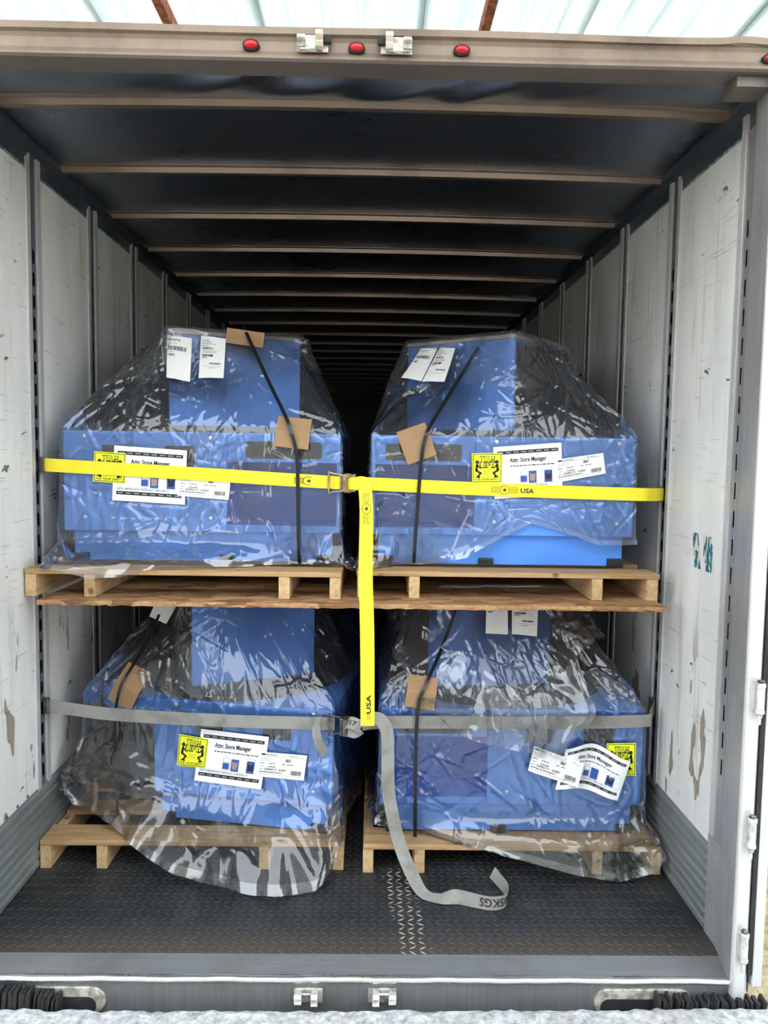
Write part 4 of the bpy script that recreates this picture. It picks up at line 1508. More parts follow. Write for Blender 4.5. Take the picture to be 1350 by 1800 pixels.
A_TEAM, A_NOT, A_SHIP, A_T1, A_T2 = art_team(), art_notice(), art_ship(), art_tag(1), art_tag(2)
G_TEAM, G_NOT, G_SHIP, G_TAG = 'yellow team lift signs', 'store manager notices', 'shipping labels', 'white pallet tags'

def wav(a, fu, ph=0.0):
    return lambda u, v: (a * (math.sin(fu * math.pi * u + ph) - 0.3 * v), 0.0)
Y1 = 0.7085
Y2 = 0.7065
SH = []
def S(key, name, c, mat, lab, cat, grp, art, warp=None):
    SH.append((name, c, mat, lab, cat, grp, art, warp))
    add_plate(key, *c)
# upper left
S('UL', 'notice_sheet', ((-0.969, Y1, 1.697), (-0.681, Y1, 1.681), (-0.691, Y1, 1.465), (-0.980, Y1, 1.479)), 'paper', 'white store manager notice behind the yellow strap at upper left', 'notice', G_NOT, A_NOT)
S('UL', 'team_lift_sign', ((-1.047, Y2, 1.673), (-0.922, Y2, 1.666), (-0.927, Y2, 1.546), (-1.056, Y2, 1.553)), 'sign_yellow', 'yellow team lift sign crossed by the yellow strap at upper left', 'sign', G_TEAM, A_TEAM)
S('UL', 'shipping_label', ((-0.706, Y2, 1.590), (-0.507, Y2, 1.579), (-0.516, Y2, 1.486), (-0.720, Y2, 1.501)), 'paper_tag', 'white shipping label half under the yellow strap at upper left', 'label', G_SHIP, A_SHIP)
# upper right
S('UR', 'notice_sheet', ((0.539, Y1, 1.712), (0.812, Y1, 1.735), (0.823, Y1, 1.525), (0.549, Y1, 1.505)), 'paper', 'white store manager notice above the yellow strap at upper right', 'notice', G_NOT, A_NOT)
S('UR', 'team_lift_sign', ((0.453, Y2, 1.686), (0.576, Y2, 1.690), (0.577, Y2, 1.572), (0.458, Y2, 1.568)), 'sign_yellow', 'yellow team lift sign just above the yellow strap at upper right', 'sign', G_TEAM, A_TEAM)
S('UR', 'shipping_label', ((0.793, Y2, 1.666), (0.980, Y2, 1.696), (0.994, Y2, 1.614), (0.801, Y2, 1.575)), 'paper_tag', 'tilted white shipping label above the yellow strap at upper right', 'label', G_SHIP, A_SHIP)
# lower left (on the skewed face)
S('LL', 'notice_sheet', ((-0.634, 0.732, 0.538), (-0.348, 0.681, 0.526), (-0.381, 0.687, 0.302), (-0.666, 0.738, 0.316)), 'paper', 'flat white store manager notice under the grey strap at lower left', 'notice', G_NOT, A_NOT)
S('LL', 'team_lift_sign', ((-0.727, 0.746, 0.510), (-0.602, 0.724, 0.497), (-0.617, 0.727, 0.373), (-0.740, 0.749, 0.375)), 'sign_yellow', 'yellow team lift sign below the grey strap at lower left', 'sign', G_TEAM, A_TEAM)
S('LL', 'shipping_label', ((-0.383, 0.686, 0.462), (-0.190, 0.652, 0.461), (-0.204, 0.654, 0.356), (-0.397, 0.688, 0.358)), 'paper_tag', 'white shipping label right of the notice at lower left', 'label', G_SHIP, A_SHIP)
# lower right (crumpled)
def wl(u, v):
    return (0.016 * math.sin(2.6 * math.pi * u + 0.4) * (0.6 + 0.4 * v) + 0.016, 0.026 * math.sin(1.5 * math.pi * u - 0.2) * (0.5 + v * 0.5) - 0.02 * u)
S('LR', 'team_lift_sign', ((1.026, 0.6655, 0.518), (1.145, 0.6655, 0.521), (1.150, 0.6655, 0.383), (1.026, 0.6655, 0.387)), 'sign_yellow', 'yellow team lift sign at the right edge of the lower right carousel', 'sign', G_TEAM, A_TEAM)
S('LR', 'notice_sheet', ((0.853, 0.664, 0.505), (1.116, 0.664, 0.500), (1.070, 0.664, 0.322), (0.816, 0.664, 0.334)), 'paper', 'crumpled wavy store manager notice at lower right', 'notice', G_NOT, A_NOT, wl)
S('LR', 'shipping_label', ((0.727, 0.650, 0.510), (0.924, 0.628, 0.448), (0.904, 0.628, 0.347), (0.704, 0.650, 0.408)), 'paper_tag', 'tilted white shipping label over the crumpled notice at lower right', 'label', G_SHIP, A_SHIP, wav(0.003, 2.0))
# tags on the slope of the film over the towers
wt = lambda u, v: (0.006 * (1 - v) ** 2 + 0.002 * math.sin(5 * u), 0.0)
S('UL', 'pallet_tag', ((-0.817, 0.925, 2.165), (-0.713, 0.930, 2.156), (-0.700, 0.842, 1.962), (-0.796, 0.842, 1.977)), 'paper_tag', 'white pallet tag nearest the tower corner at upper left', 'tag', G_TAG, A_T1, wt)
S('UL', 'pallet_tag', ((-0.680, 0.956, 2.169), (-0.576, 0.960, 2.161), (-0.565, 0.856, 1.981), (-0.666, 0.850, 1.977)), 'paper_tag', 'white printed tag beside the top cardboard pad at upper left', 'tag', G_TAG, A_T2, wt)
S('UR', 'pallet_tag', ((0.268, 1.14, 2.156), (0.34, 1.105, 2.155), (0.263, 0.97, 1.992), (0.179, 1.02, 2.008)), 'paper_tag', 'slanted white pallet tag at the left edge of the upper right tower', 'tag', G_TAG, A_T1, wt)
S('UR', 'pallet_tag', ((0.347, 1.1, 2.154), (0.413, 1.045, 2.15), (0.359, 0.92, 1.986), (0.266, 0.97, 1.987)), 'paper_tag', 'slanted white tag next to the black band at upper right', 'tag', G_TAG, A_T2, wt)
S('LR', 'pallet_tag', ((0.555, 0.885, 1.085), (0.646, 0.888, 1.081), (0.634, 0.800, 0.930), (0.540, 0.800, 0.932)), 'paper_tag', 'white tag hanging under the strand board at lower right, the left one', 'tag', G_TAG, A_T1, wt)
S('LR', 'pallet_tag', ((0.665, 0.890, 1.081), (0.780, 0.892, 1.082), (0.758, 0.805, 0.922), (0.651, 0.803, 0.930)), 'paper_tag', 'white tag hanging under the strand board at lower right, the right one', 'tag', G_TAG, A_T2, wt)
S('LL', 'pallet_tag', ((-0.865, 0.990, 1.084), (-0.765, 0.970, 1.059), (-0.828, 0.930, 0.928), (-0.905, 0.950, 0.957)), 'paper_tag', 'small white tag under the strand board at lower left', 'tag', G_TAG, A_T1, wt)
for (name, c, mat, lab, cat, grp, art, warp) in SH:
    sheet(name, c, mat, lab, cat, grp, art, warp)
sheet('team_lift_sign', ((-0.190, 1.955, 0.585), (-0.072, 1.955, 0.585), (-0.072, 1.955, 0.450), (-0.190, 1.955, 0.450)), 'sign_yellow', 'dim yellow team lift sign deep in the gap between the lower carousels', 'sign', G_TEAM, A_TEAM)

# torn sticker remnants on the right wall
def torn_mat():
    b = NB('torn_teal_sticker')
    n1 = b.noise(b.pos((1, 6, 2.4)), 7.0, 4.0, 0.6)
    c = b.ramp(n1, [(0.44, (0.02, 0.12, 0.17)), (0.50, (0.03, 0.15, 0.20)), (0.52, (0.62, 0.60, 0.55)), (0.8, (0.55, 0.52, 0.46))])
    b.bsdf(c, 0.6)
    return b.m
MT['torn'] = torn_mat()
for ya, yb, lab in ((0.505, 0.455, 'torn teal sticker remnant on the right wall, the inner one'), (0.415, 0.345, 'torn teal sticker remnant on the right wall, the one nearer the door')):
    m = MB()
    n = 14
    vs = []
    for i in range(n + 1):
        z = 1.272 + 0.130 * i / n
        vs += [(W2 - 0.0012, ya - 0.030 * (1 - i / n) + rng.normal(0, 0.003), z), (W2 - 0.0012, yb - 0.030 * (1 - i / n) + rng.normal(0, 0.003), z)]
    m.add(vs, [(2 * i, 2 * i + 1, 2 * i + 3, 2 * i + 2) for i in range(n)])
    tag(m.build('sticker_remnant', 'torn', org=(W2, ya, 1.272)), lab, 'sticker', 'torn stickers on the right wall')

# ------------------------------------------------------------------ straps
def catmull(pts, n):
    P = np.array(pts, float)
    P = np.vstack([2 * P[0] - P[1], P, 2 * P[-1] - P[-2]])
    out = []
    for i in range(1, len(P) - 2):
        a, b, c, d = P[i - 1:i + 3]
        for k in range(n):
            t = k / n
            out.append(0.5 * ((2 * b) + (c - a) * t + (2 * a - 5 * b + 4 * c - d) * t * t + (3 * b - a - 3 * c + d) * t ** 3))
    out.append(P[-2])
    return np.array(out)

class Ribbon:
    def __init__(s, pts, wid, width, n=10, linear=False, thick=0.0022):
        s.width, s.thick = width, thick
        if linear:
            q = []
            P0 = np.array(pts, float)
            for a, b in zip(P0[:-1], P0[1:]):
                q += [a + (b - a) * k / n for k in range(n)]
            s.P = np.array(q + [P0[-1]])
            w0 = np.array(wid, float)
            q = []
            for a, b in zip(w0[:-1], w0[1:]):
                q += [a + (b - a) * k / n for k in range(n)]
            s.Wv = np.array(q + [w0[-1]])
        else:
            s.P = catmull(pts, n)
            s.Wv = catmull(wid, n)
        T = np.gradient(s.P, axis=0)
        T /= np.linalg.norm(T, axis=1)[:, None]
        s.Wv = s.Wv - T * (s.Wv * T).sum(1)[:, None]
        s.Wv /= np.linalg.norm(s.Wv, axis=1)[:, None]
        s.N = np.cross(T, s.Wv)
        s.L = np.concatenate([[0], np.cumsum(np.linalg.norm(np.diff(s.P, axis=0), axis=1))])
    def at(s, l, t, h):
        """l metres along, t -0.5..0.5 across, h off the face"""
        l = min(max(l, 0), s.L[-1])
        f = lambda A: np.array([np.interp(l, s.L, A[:, k]) for k in range(3)])
        return f(s.P) + f(s.Wv) * (t * s.width) + f(s.N) * h
    def mesh(s, name, mat, parent=None, org=None):
        nc = 5
        vs, uv = [], []
        n = len(s.P)
        h = s.thick / 2
        prof = [(-0.5, h), (-0.25, h), (0, h), (0.25, h), (0.5, h), (0.5, -h), (0, -h), (-0.5, -h)]
        for i in range(n):
            for t, q in prof:
                vs.append(s.P[i] + s.Wv[i] * t * s.width + s.N[i] * q)
        k = len(prof)
        fs = []
        for i in range(n - 1):
            for j in range(k):
                fs.append((i * k + j, (i + 1) * k + j, (i + 1) * k + (j + 1) % k, i * k + (j + 1) % k))
        fs += [tuple(range(k - 1, -1, -1)), tuple((n - 1) * k + j for j in range(k))]
        m = MB()
        m.add(vs, fs)
        o = m.build(name, mat, parent, org=org)
        ul = o.data.uv_layers.new(name='UVMap')
        for poly in o.data.polygons:
            for li in poly.loop_indices:
                vi = o.data.loops[li].vertex_index
                i, j = divmod(vi, k)
                ul.data[li].uv = (s.L[i] / max(s.L[-1], 1e-6), prof[j][0] + 0.5)
        return o

def print_ribbon(rb, art, l0, l1, t0, t1, parent, org, side=1.0, flip=False):
    """unit square of the art laid on the ribbon between l0..l1 and t0..t1"""
    def fm(u, v, h):
        return rb.at(l0 + (l1 - l0) * u, t0 + (t1 - t0) * v, side * (rb.thick / 2 + h))
    print_on(art, fm, parent, org, 0.0005)

def art_emblem(part):
    a = Art()
    if part == 'full':       # stripes, ringed star, stripes
        for v in (0.22, 0.40, 0.58, 0.76):
            a.rect('ink', 0.0, v - 0.025, 0.30, v + 0.025)
            a.rect('ink', 0.66, v - 0.025, 0.96, v + 0.025)
        a.rect('ink', 0.0, 0.20, 0.012, 0.78)
        a.rect('ink', 0.95, 0.20, 0.962, 0.78)
        a.ring('ink', 0.48, 0.49, 0.155, 0.175, 2.75)
        a.star('ink', 0.48, 0.49, 0.095, 2.75)
    elif part == 'usa':
        a.text('ink', 'USA', 0.0, 0.1, 1.0, 0.9, 0.03)
    elif part == 'half':
        for v in (0.22, 0.40, 0.58, 0.76):
            a.rect('ink', 0.0, v - 0.03, 0.5, v + 0.03)
        a.ring('ink', 0.74, 0.49, 0.26, 0.30, 1.6, a0=60, a1=300)
        a.star('ink', 0.76, 0.49, 0.15, 1.6)
    elif part == 'stripes':
        for v in (0.22, 0.40, 0.58, 0.76):
            a.rect('ink', 0.0, v - 0.03, 1.0, v + 0.03)
    return a

UP = (0, 0, 1)
# yellow cargo strap, upper tier
org = (-1.24, 0.70, 1.59)
ys = empty('yellow_ratchet_strap', org, 'yellow ratchet strap pulled across both upper carousels with its tail hanging down', 'ratchet strap', group='ratchet straps')
rl_ = Ribbon([(-1.262, 0.712, 1.617), (-1.20, 0.702, 1.6145), (-1.0, 0.701, 1.6055), (-0.60, 0.701, 1.587), (-0.35, 0.701, 1.5745), (-0.093, 0.698, 1.5625)], [UP] * 6, 0.052, 10)
rl_.mesh('strap_webbing', 'web_y', ys, org)
print_ribbon(rl_, art_emblem('half'), rl_.L[-1] - 0.163, rl_.L[-1] - 0.083, -0.36, 0.36, ys, org, side=-1.0 if rl_.N[5][1] > 0 else 1.0)
rr_ = Ribbon([(0.000, 0.698, 1.5605), (0.10, 0.700, 1.5575), (0.40, 0.701, 1.5475), (0.80, 0.701, 1.5375), (1.11, 0.702, 1.532), (1.20, 0.735, 1.530), (1.262, 0.790, 1.529)], [UP] * 7, 0.052, 10)
rr_.mesh('strap_webbing', 'web_y', ys, org)
sd_ = -1.0 if rr_.N[5][1] > 0 else 1.0
print_ribbon(rr_, art_emblem('full'), 0.535, 0.645, -0.36, 0.36, ys, org, side=sd_)
print_ribbon(rr_, art_emblem('usa'), 0.652, 0.706, -0.25, 0.22, ys, org, side=sd_)
XR = (1, 0, 0)
rt_ = Ribbon([(-0.012, 0.668, 1.560), (0.022, 0.662, 1.562), (0.030, 0.650, 1.535), (0.036, 0.610, 1.46), (0.037, 0.530, 1.33), (0.038, 0.475, 1.20), (0.043, 0.462, 1.10), (0.048, 0.463, 0.93), (0.052, 0.465, 0.655)], [(0.15, -0.2, 1), (0.8, 0, 0.6), (1, 0, 0.12), XR, XR, XR, XR, XR, XR], 0.0525, 12)
rt_.mesh('loose_tail', 'web_y', ys, org)
sd_ = -1.0 if rt_.N[60][1] > 0 else 1.0
TL = rt_.L[-1]
def lz(z):       # length along the tail where it passes height z (lower part)
    k = np.argmin(np.abs(rt_.P[20:, 2] - z)) + 20
    return rt_.L[k]
e_full = art_emblem('full')
print_ribbon(rt_, e_full, lz(1.405), lz(1.525), 0.36, -0.36, ys, org, side=sd_)
e_usa = art_emblem('usa')
print_ribbon(rt_, e_usa, lz(0.712), lz(0.768), 0.30, -0.14, ys, org, side=sd_)
print_ribbon(rt_, art_emblem('stripes'), lz(0.672), lz(0.706), 0.30, -0.14, ys, org, side=sd_)
# end hooks in the post slots
for (x, y, z) in ((-1.266, 0.706, 1.617), (1.266, 0.800, 1.529)):
    s = -1 if x < 0 else 1
    MB().box(min(x, x - s * 0.022), max(x, x - s * 0.022), y - 0.006, y + 0.010, z - 0.031, z + 0.031).build('end_hook', 'steel_dark', ys, bevel=0.003, org=org)

def ratchet(cx, cy, cz, mat, parent, org, wide=0.032):
    rt = bpy.data.objects.new('ratchet_buckle', None)
    link(rt, parent)
    parent = rt
    # tall pin on the left, rods, frame plates, spool, handle
    MB().cyl((cx - 0.050, cy - 0.012, cz - 0.046), (cx - 0.050, cy - 0.012, cz + 0.046), 0.0042).build('hook_pin', mat, parent, org=org)
    for s in (-1, 1):
        MB().tube([(cx - 0.050, cy - 0.012, cz + s * 0.041), (cx - 0.030, cy - 0.014, cz + s * 0.036), (cx - 0.004, cy - 0.016, cz + s * 0.033)], 0.0028).build('side_rod', mat, parent, org=org)
        m = MB()
        m.prism([(cx - 0.008, cy - 0.034), (cx + 0.020, cy - 0.044), (cx + 0.052, cy - 0.036), (cx + 0.060, cy - 0.016), (cx + 0.044, cy - 0.004), (cx, cy - 0.004)], cz + s * 0.031 - 0.002, cz + s * 0.031 + 0.002, 'z')
        m.build('frame_plate', mat, parent, org=org)
        m = MB()
        m.lathe((cx + 0.026, cy - 0.024, cz + s * 0.0345), (0, 0, s), [(0, 0.017), (0.003, 0.017)], 14)
        m.build('ratchet_wheel', mat, parent, org=org)
    for dx, dy, r in ((0.0, -0.026, 0.006), (0.026, -0.024, 0.009), (0.052, -0.020, 0.005)):
        MB().cyl((cx + dx, cy + dy, cz - 0.036), (cx + dx, cy + dy, cz + 0.036), r).build('spool_bar', mat, parent, org=org)
    m = MB()
    m.box(cx + 0.006, cx + 0.020, cy - 0.050, cy - 0.046, cz - 0.032, cz + 0.032)
    m.box(cx + 0.020, cx + 0.056, cy - 0.050, cy - 0.047, cz - 0.032, cz - 0.024)
    m.box(cx + 0.020, cx + 0.056, cy - 0.050, cy - 0.047, cz + 0.024, cz + 0.032)
    m.build('handle', mat, parent, org=org)
ratchet(-0.066, 0.700, 1.562, 'gold_zinc', ys, org)
# webbing wound on the spool
Ribbon([(-0.040, 0.668, 1.5615), (-0.020, 0.652, 1.561), (0.002, 0.660, 1.560), (0.012, 0.685, 1.560)], [UP] * 4, 0.050, 6).mesh('spool_webbing', 'web_y', ys, org)
Ribbon([(-0.100, 0.697, 1.5625), (-0.085, 0.680, 1.5622), (-0.060, 0.676, 1.562)], [UP] * 3, 0.050, 6).mesh('spool_webbing', 'web_y', ys, org)

# dirty grey cargo strap, lower tier
org = (-1.24, 0.70, 0.60)
gs = empty('grey_ratchet_strap', org, 'dirty grey ratchet strap across both lower carousels with its tail curled on the floor', 'ratchet strap', group='ratchet straps')
gl_ = Ribbon([(-1.264, 0.712, 0.638), (-1.16, 0.700, 0.628), (-0.952, 0.688, 0.609), (-0.513, 0.662, 0.598), (-0.25, 0.645, 0.599), (-0.080, 0.632, 0.600)], [UP] * 6, 0.052, 10)
gl_.mesh('strap_webbing', 'web_g', gs, org)
gr_ = Ribbon([(0.03, 0.628, 0.602), (0.12, 0.648, 0.603), (0.40, 0.654, 0.604), (0.80, 0.654, 0.606), (1.165, 0.656, 0.616), (1.205, 0.690, 0.622), (1.264, 0.790, 0.634)], [UP] * 7, 0.052, 10)
gr_.mesh('strap_webbing', 'web_g', gs, org)
for (x, y, z) in ((-1.266, 0.706, 0.638), (1.266, 0.800, 0.634)):
    s = -1 if x < 0 else 1
    MB().box(min(x, x - s * 0.022), max(x, x - s * 0.022), y - 0.008, y + 0.010, z - 0.033, z + 0.033).build('end_hook', 'steel_dark', gs, bevel=0.003, org=org)
ratchet(-0.052, 0.632, 0.600, 'steel_dark', gs, org)
wad = Ribbon([(-0.040, 0.600, 0.606), (-0.020, 0.572, 0.628), (0.010, 0.566, 0.622), (0.022, 0.578, 0.600), (0.000, 0.572, 0.590), (-0.025, 0.580, 0.592)], [(0.25, 0.3, 0.9), (0.5, 0.2, 0.8), (0.4, 0.4, 0.8), (0.2, 0, 1), (-0.3, 0.2, 0.9), UP], 0.046, 8)
wad.mesh('bunched_webbing', 'web_g', gs, org)
aw = Art()
aw.text('ink', '717', 0.0, 0.1, 1.0, 0.9, 0.03)
print_ribbon(wad, aw, 0.025, 0.070, -0.28, 0.28, gs, org, side=-1.0 if wad.N[10][1] > 0 else 1.0)
tail = Ribbon([(0.060, 0.622, 0.626), (0.100, 0.600, 0.632), (0.128, 0.586, 0.590), (0.133, 0.576, 0.500), (0.140, 0.566, 0.340), (0.180, 0.545, 0.165), (0.228, 0.500, 0.062), (0.272, 0.440, 0.014), (0.335, 0.408, 0.012), (0.395, 0.400, 0.024), (0.455, 0.372, 0.028), (0.520, 0.352, 0.028), (0.572, 0.368, 0.029), (0.590, 0.430, 0.031), (0.568, 0.490, 0.040), (0.548, 0.520, 0.052)],
              [(0.1, 0.2, 1), (0.7, 0.1, 0.7), XR, XR, (1, 0.05, 0.05), (1, 0.1, 0.2), (0.95, 0.25, 0.2), (0.72, 0.66, 0.1), (0.1, 0.96, 0.2), (-0.1, 0.55, 0.85), (-0.05, 0.25, 1), (0, 0.12, 1), (0.05, 0, 1), (0.15, 0, 1), (0.22, 0, 1), (0.3, 0, 0.95)], 0.050, 12)
tail.mesh('loose_tail', 'web_g', gs, org)
ak = Art()
ak.text('ink', '505KGS', 0.0, 0.0, 1.0, 1.0, 0.02)
kb = np.argmin(np.abs(tail.P[:, 0] - 0.478) + (np.arange(len(tail.P)) < 100) * 9)
ke = np.argmin(np.hypot(tail.P[:, 0] - 0.583, tail.P[:, 1] - 0.395))
print_ribbon(tail, ak, tail.L[ke], tail.L[kb], 0.34, -0.30, gs, org, side=-1.0 if tail.N[(kb + ke) // 2][1] > 0 else 1.0)
flap = Ribbon([(-0.150, 0.634, 0.628), (-0.146, 0.622, 0.618), (-0.152, 0.606, 0.590), (-0.146, 0.598, 0.555), (-0.130, 0.600, 0.515), (-0.118, 0.606, 0.488)], [(0.5, 0.6, 0.2), (0.5, 0.6, 0.1), (0.7, 0.4, 0.0), (0.9, 0.2, 0.1), (0.8, 0.3, 0.2), (0.7, 0.3, 0.3)], 0.034, 8)
flap.mesh('end_flap', 'web_g', gs, org)

# ------------------------------------------------------------------ black strapping bands
def band(pts, label, w=0.0145):
    rb = Ribbon(pts, [XR] * len(pts), w, 8, thick=0.0016)
    org = tuple(rb.P[-1])
    tag(rb.mesh('strapping_band', 'band', None, org), label, 'strapping', 'black strapping bands')
band([(-0.520, 1.40, 2.2035), (-0.505, 1.06, 2.2035), (-0.499, 1.000, 2.200), (-0.384, 0.845, 1.985), (-0.290, 0.712, 1.820), (-0.268, 0.684, 1.765), (-0.253, 0.679, 1.720), (-0.242, 0.684, 1.66), (-0.239, 0.690, 1.58), (-0.237, 0.691, 1.45), (-0.235, 0.705, 1.30), (-0.234, 0.722, 1.235)], 'black strapping band over the upper left carousel, running over two cardboard pads')
band([(0.62, 1.40, 2.2035), (0.555, 1.10, 2.2035), (0.540, 1.050, 2.195), (0.452, 0.930, 2.055), (0.362, 0.815, 1.915), (0.280, 0.698, 1.785), (0.262, 0.679, 1.735), (0.252, 0.677, 1.676), (0.244, 0.686, 1.56), (0.238, 0.690, 1.44), (0.232, 0.705, 1.31), (0.230, 0.722, 1.240)], 'black strapping band over the upper right carousel')
band([(-0.60, 1.30, 1.0925), (-0.81, 1.03, 1.0905), (-0.835, 0.985, 1.045), (-0.905, 0.880, 0.850), (-0.948, 0.805, 0.760), (-0.976, 0.770, 0.700), (-0.995, 0.765, 0.610), (-1.000, 0.770, 0.560), (-1.005, 0.782, 0.40), (-1.006, 0.790, 0.25), (-1.006, 0.800, 0.13)], 'black strapping band at the left of the lower left carousel', 0.012)
band([(0.55, 1.30, 1.0925), (0.455, 0.95, 1.0905), (0.438, 0.910, 1.055), (0.359, 0.775, 0.885), (0.290, 0.662, 0.770), (0.264, 0.634, 0.720), (0.254, 0.632, 0.680), (0.247, 0.638, 0.556), (0.247, 0.640, 0.40), (0.249, 0.640, 0.23), (0.250, 0.642, 0.13)], 'black strapping band down the front of the lower right carousel')

# ------------------------------------------------------------------ cardboard edge pads (folded, the fold lies on the edge)
def pad(cx, cy, cz, w, h1, h2, back, tilt, rz, label, curl=0.01):
    """h1 flap above the fold leaning back by 'back', h2 flap hanging below"""
    m = MB()
    n = 6
    prof = [(back * 1.0, h1), (back * 0.5, h1 * 0.52), (0.0, 0.006), (-0.003, 0.0), (-0.004, -0.008), (-0.003 - curl * 0.3, -h2 * 0.5), (-0.002 - curl, -h2)]
    vs, fs = [], []
    t = 0.0045
    M_ = Matrix.Rotation(rz, 3, 'Z') @ Matrix.Rotation(tilt, 3, 'Y')
    for i in range(n + 1):
        x = -w / 2 + w * i / n
        for p, q in prof:
            vs.append(tuple(M_ @ Vector((x, p, q))))
        for p, q in prof:
            vs.append(tuple(M_ @ Vector((x, p + t, q - t * 0.3))))
    k = len(prof)
    st = 2 * k
    for i in range(n):
        for j in range(k - 1):
            fs.append((i * st + j, (i + 1) * st + j, (i + 1) * st + j + 1, i * st + j + 1))
            fs.append((i * st + k + j + 1, (i + 1) * st + k + j + 1, (i + 1) * st + k + j, i * st + k + j))
        fs.append((i * st, i * st + k, (i + 1) * st + k, (i + 1) * st))
        fs.append((i * st + k - 1, (i + 1) * st + k - 1, (i + 1) * st + 2 * k - 1, i * st + 2 * k - 1))
    for i in (0, n):
        for j in range(k - 1):
            fs.append((i * st + j, i * st + j + 1, i * st + k + j + 1, i * st + k + j))
    m.add(vs, fs)
    o = m.build('cardboard_pad', 'card')
    o.location = (cx, cy, cz)
    tag(o, label, 'cardboard pad', 'cardboard edge pads')
pad(-0.260, 0.6975, 1.757, 0.135, 0.062, 0.060, 0.034, R_(5), 0.0, 'cardboard pad under the black band on the upper left carousel body')
pad(-0.497, 0.9965, 2.196, 0.160, 0.010, 0.062, 0.05, R_(6), R_(8), 'cardboard pad at the top edge of the upper left tower', 0.028)
pad(0.226, 0.6965, 1.735, 0.122, 0.055, 0.082, 0.026, R_(-20), 0.0, 'square cardboard pad tilted under the band on the upper right carousel')
pad(-0.955, 0.792, 0.690, 0.112, 0.080, 0.080, 0.050, R_(24), R_(-10), 'cardboard pad behind the grey strap on the lower left carousel')
pad(0.266, 0.6475, 0.725, 0.120, 0.060, 0.062, 0.034, R_(8), 0.0, 'cardboard pad above the grey strap on the lower right carousel', 0.004)

# ------------------------------------------------------------------ the film
# straps and bands press the film flat where they run
add_plate('UL', (-1.20, 0.7035, 1.6405), (-0.10, 0.7035, 1.590), (-0.10, 0.7035, 1.536), (-1.20, 0.7035, 1.588))
add_plate('UR', (0.03, 0.7035, 1.586), (1.11, 0.7035, 1.560), (1.11, 0.7035, 1.505), (0.03, 0.7035, 1.533))
add_plate('LR', (0.13, 0.657, 0.632), (1.16, 0.657, 0.640), (1.16, 0.657, 0.590), (0.13, 0.657, 0.578))
add_plate('LL', (-0.40, 0.668, 0.627), (-0.09, 0.638, 0.628), (-0.09, 0.638, 0.572), (-0.40, 0.668, 0.571))
add_plate('UL', (-0.33, 0.694, 1.755), (-0.19, 0.694, 1.755), (-0.19, 0.700, 1.690), (-0.33, 0.700, 1.690))
add_plate('UR', (0.15, 0.692, 1.79), (0.30, 0.692, 1.79), (0.30, 0.694, 1.64), (0.15, 0.694, 1.64))
add_plate('LR', (0.19, 0.648, 0.740), (0.34, 0.648, 0.740), (0.34, 0.650, 0.660), (0.19, 0.650, 0.660))

# the bands hold the film in along their run
add_plate('UL', (-0.525, 1.008, 2.20), (-0.475, 1.008, 2.20), (-0.255, 0.716, 1.80), (-0.310, 0.716, 1.80))
add_plate('UR', (0.515, 1.055, 2.19), (0.575, 1.055, 2.19), (0.300, 0.712, 1.79), (0.250, 0.712, 1.79))
add_plate('LR', (0.410, 0.915, 1.06), (0.470, 0.915, 1.06), (0.310, 0.668, 0.775), (0.260, 0.668, 0.775))
for kk, xx, ya, yb, za, zc in (('UL', -0.237, 0.694, 0.726, 1.53, 1.24), ('UR', 0.235, 0.694, 0.726, 1.50, 1.245), ('LR', 0.249, 0.645, 0.648, 0.57, 0.14)):
    add_plate(kk, (xx - 0.022, ya, za), (xx + 0.022, ya, za), (xx + 0.022, yb, zc), (xx - 0.022, yb, zc))

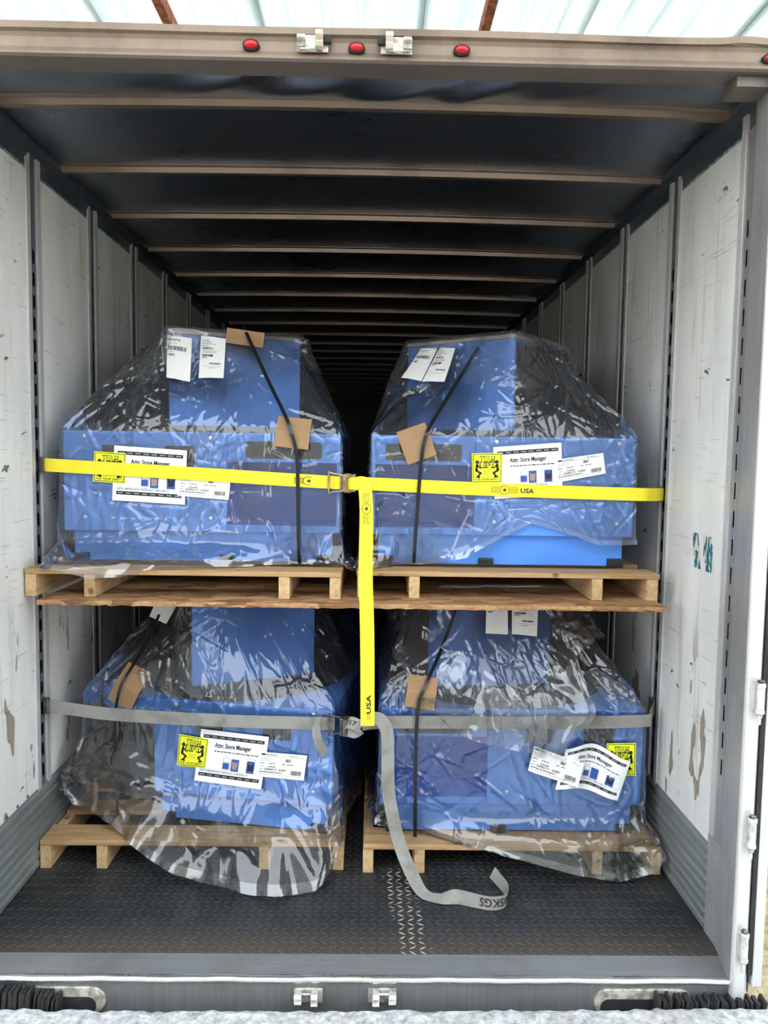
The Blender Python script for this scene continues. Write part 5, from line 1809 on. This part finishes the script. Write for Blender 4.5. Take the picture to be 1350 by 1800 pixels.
FILM = {
    'UL': dict(hem=[(0.0, 0.13, ZU + .012), (0.06, 0.20, ZU + 0.0), (0.14, 0.22, ZU - .030), (0.24, 0.21, ZU - .055), (0.36, 0.18, ZU - .035), (0.48, 0.13, ZU + .004), (0.62, 0.09, ZU + .006), (0.85, 0.06, ZU + .006), (1.0, 0.07, ZU - .02), (1.06, 0.05, ZU - .09), (1.2, 0.04, ZU - 0.02), (2, 0.04, ZU + .006), (3, 0.04, ZU + .006), (3.7, 0.05, ZU + .006)],
               deck=(-1.262, -0.055, 0.55, 1.69, ZU), seed=3, cap=[(0, 0.30), (0.3, 0.27), (0.5, 0.30), (0.8, 0.27), (1, 0.22), (2, 0.15), (3, 0.15), (3.7, 0.3)],
               label='clear plastic bag over the upper left carousel, its hem lapping the pallet edge'),
    'UR': dict(hem=[(0.0, 0.06, ZU + .006), (0.12, 0.06, ZU + .006), (0.25, 0.07, ZU + .012), (0.38, 0.06, ZU + .05), (0.50, 0.035, ZU + .13), (0.60, 0.03, ZU + .19), (0.72, 0.03, ZU + .16), (0.85, 0.03, ZU + .11), (1.0, 0.03, ZU + .12), (1.3, 0.04, ZU + .08), (2, 0.04, ZU + .006), (3, 0.04, ZU + .006), (3.8, 0.05, ZU + .006)],
               deck=(0.004, 1.192, 0.60, 1.74, ZU), seed=5, cap=[(0, 0.40), (0.3, 0.28), (0.5, 0.27), (0.8, 0.25), (1, 0.25), (2, 0.15), (3, 0.25), (3.7, 0.42)],
               label='clear plastic bag over the upper right carousel, its hem hitched up at the right'),
    'LL': dict(hem=[(0.0, 0.14, 0.24), (0.12, 0.10, 0.20), (0.24, 0.14, 0.150), (0.34, 0.20, 0.10), (0.48, 0.27, 0.03), (0.60, 0.32, 0.006), (0.74, 0.32, 0.005), (0.86, 0.24, 0.02), (0.95, 0.12, 0.08), (1.0, 0.06, 0.13), (1.2, 0.03, 0.16), (2, 0.03, 0.16), (3, 0.04, 0.16), (3.6, 0.08, 0.2), (3.85, 0.14, 0.22)],
               deck=(-1.255, -0.038, 0.615, 1.75, ZL), seed=8, cap=None,
               label='clear plastic bag over the lower left carousel, drooping down to the floor'),
    'LR': dict(hem=[(0.0, 0.06, 0.20), (0.14, 0.06, 0.17), (0.30, 0.08, 0.14), (0.42, 0.10, 0.125), (0.54, 0.13, 0.09), (0.66, 0.16, 0.045), (0.78, 0.18, 0.015), (0.90, 0.16, 0.015), (1.0, 0.10, 0.05), (1.1, 0.04, 0.12), (2, 0.03, 0.13), (3, 0.03, 0.15), (3.8, 0.05, 0.18)],
               deck=(0.040, 1.246, 0.597, 1.73, ZL), seed=13, cap=[(0, 0.34), (0.12, 0.42), (0.25, 0.62), (0.40, 0.66), (0.55, 0.70), (0.66, 0.72), (0.76, 0.58), (0.85, 0.34), (1, 0.28), (2, 0.15), (3, 0.2), (3.8, 0.3)],
               label='clear plastic bag over the lower right carousel, bunched in a ruffle over the grey strap'),
}
for k, f in FILM.items():
    u = UNITS[k]
    ex = {'UL': (0.035, 0.012), 'UR': (0.03, 0.012), 'LL': (0.05, 0.02), 'LR': (0.04, 0.015)}[k]
    P, C0 = drape(u, f['hem'], PLATES[k], f['deck'], f['seed'], excess=ex, steps=50, amp=0.007 if k == 'LL' else 0.012)
    org = (u['cx'], u['cy'], u['zb'])
    K = 3
    P = settle(crease(hug(upsample(P, K), u, 0.28, 0.28 if k == 'LL' else 0.025), 620, 170, 0.0072, 6 * K), u, PLATES[k])
    bag = film_mesh('plastic_bag', P, org)
    tag(bag, f['label'], 'plastic bag', 'clear plastic bags')
    # hem turned back on itself
    Hq = P[-5:].copy()
    cxy = Hq[..., :2].mean((0, 1))
    dr_ = Hq[..., :2] - cxy
    Hq[..., :2] += dr_ / np.linalg.norm(dr_, axis=-1)[..., None] * (0.004 + 0.003 * np.sin(np.linspace(0, 60, Hq.shape[1])))[None, :, None]
    film_mesh('folded_hem', Hq, org, bag, 'film_hem')
    if f['cap']:
        big = k == 'LR'
        pc = PLATES[k][3:5] + PLATES[k][7:8] if big else PLATES[k]
        P2, C2 = drape(u, f['hem'], pc, None, f['seed'] + 50, excess=(0.13, 0.06) if big else (0.05, 0.02), steps=40, cap=f['cap'], off=0.040 if big else 0.010, n1=30 if big else 22, amp=0.022 if big else 0.010)
        P2 = settle(crease(upsample(P2, 2), 160, 60, 0.008 if big else 0.006, 14), u, pc)
        film_mesh('outer_film_layer', P2[8:], org, bag, 'film_hem')
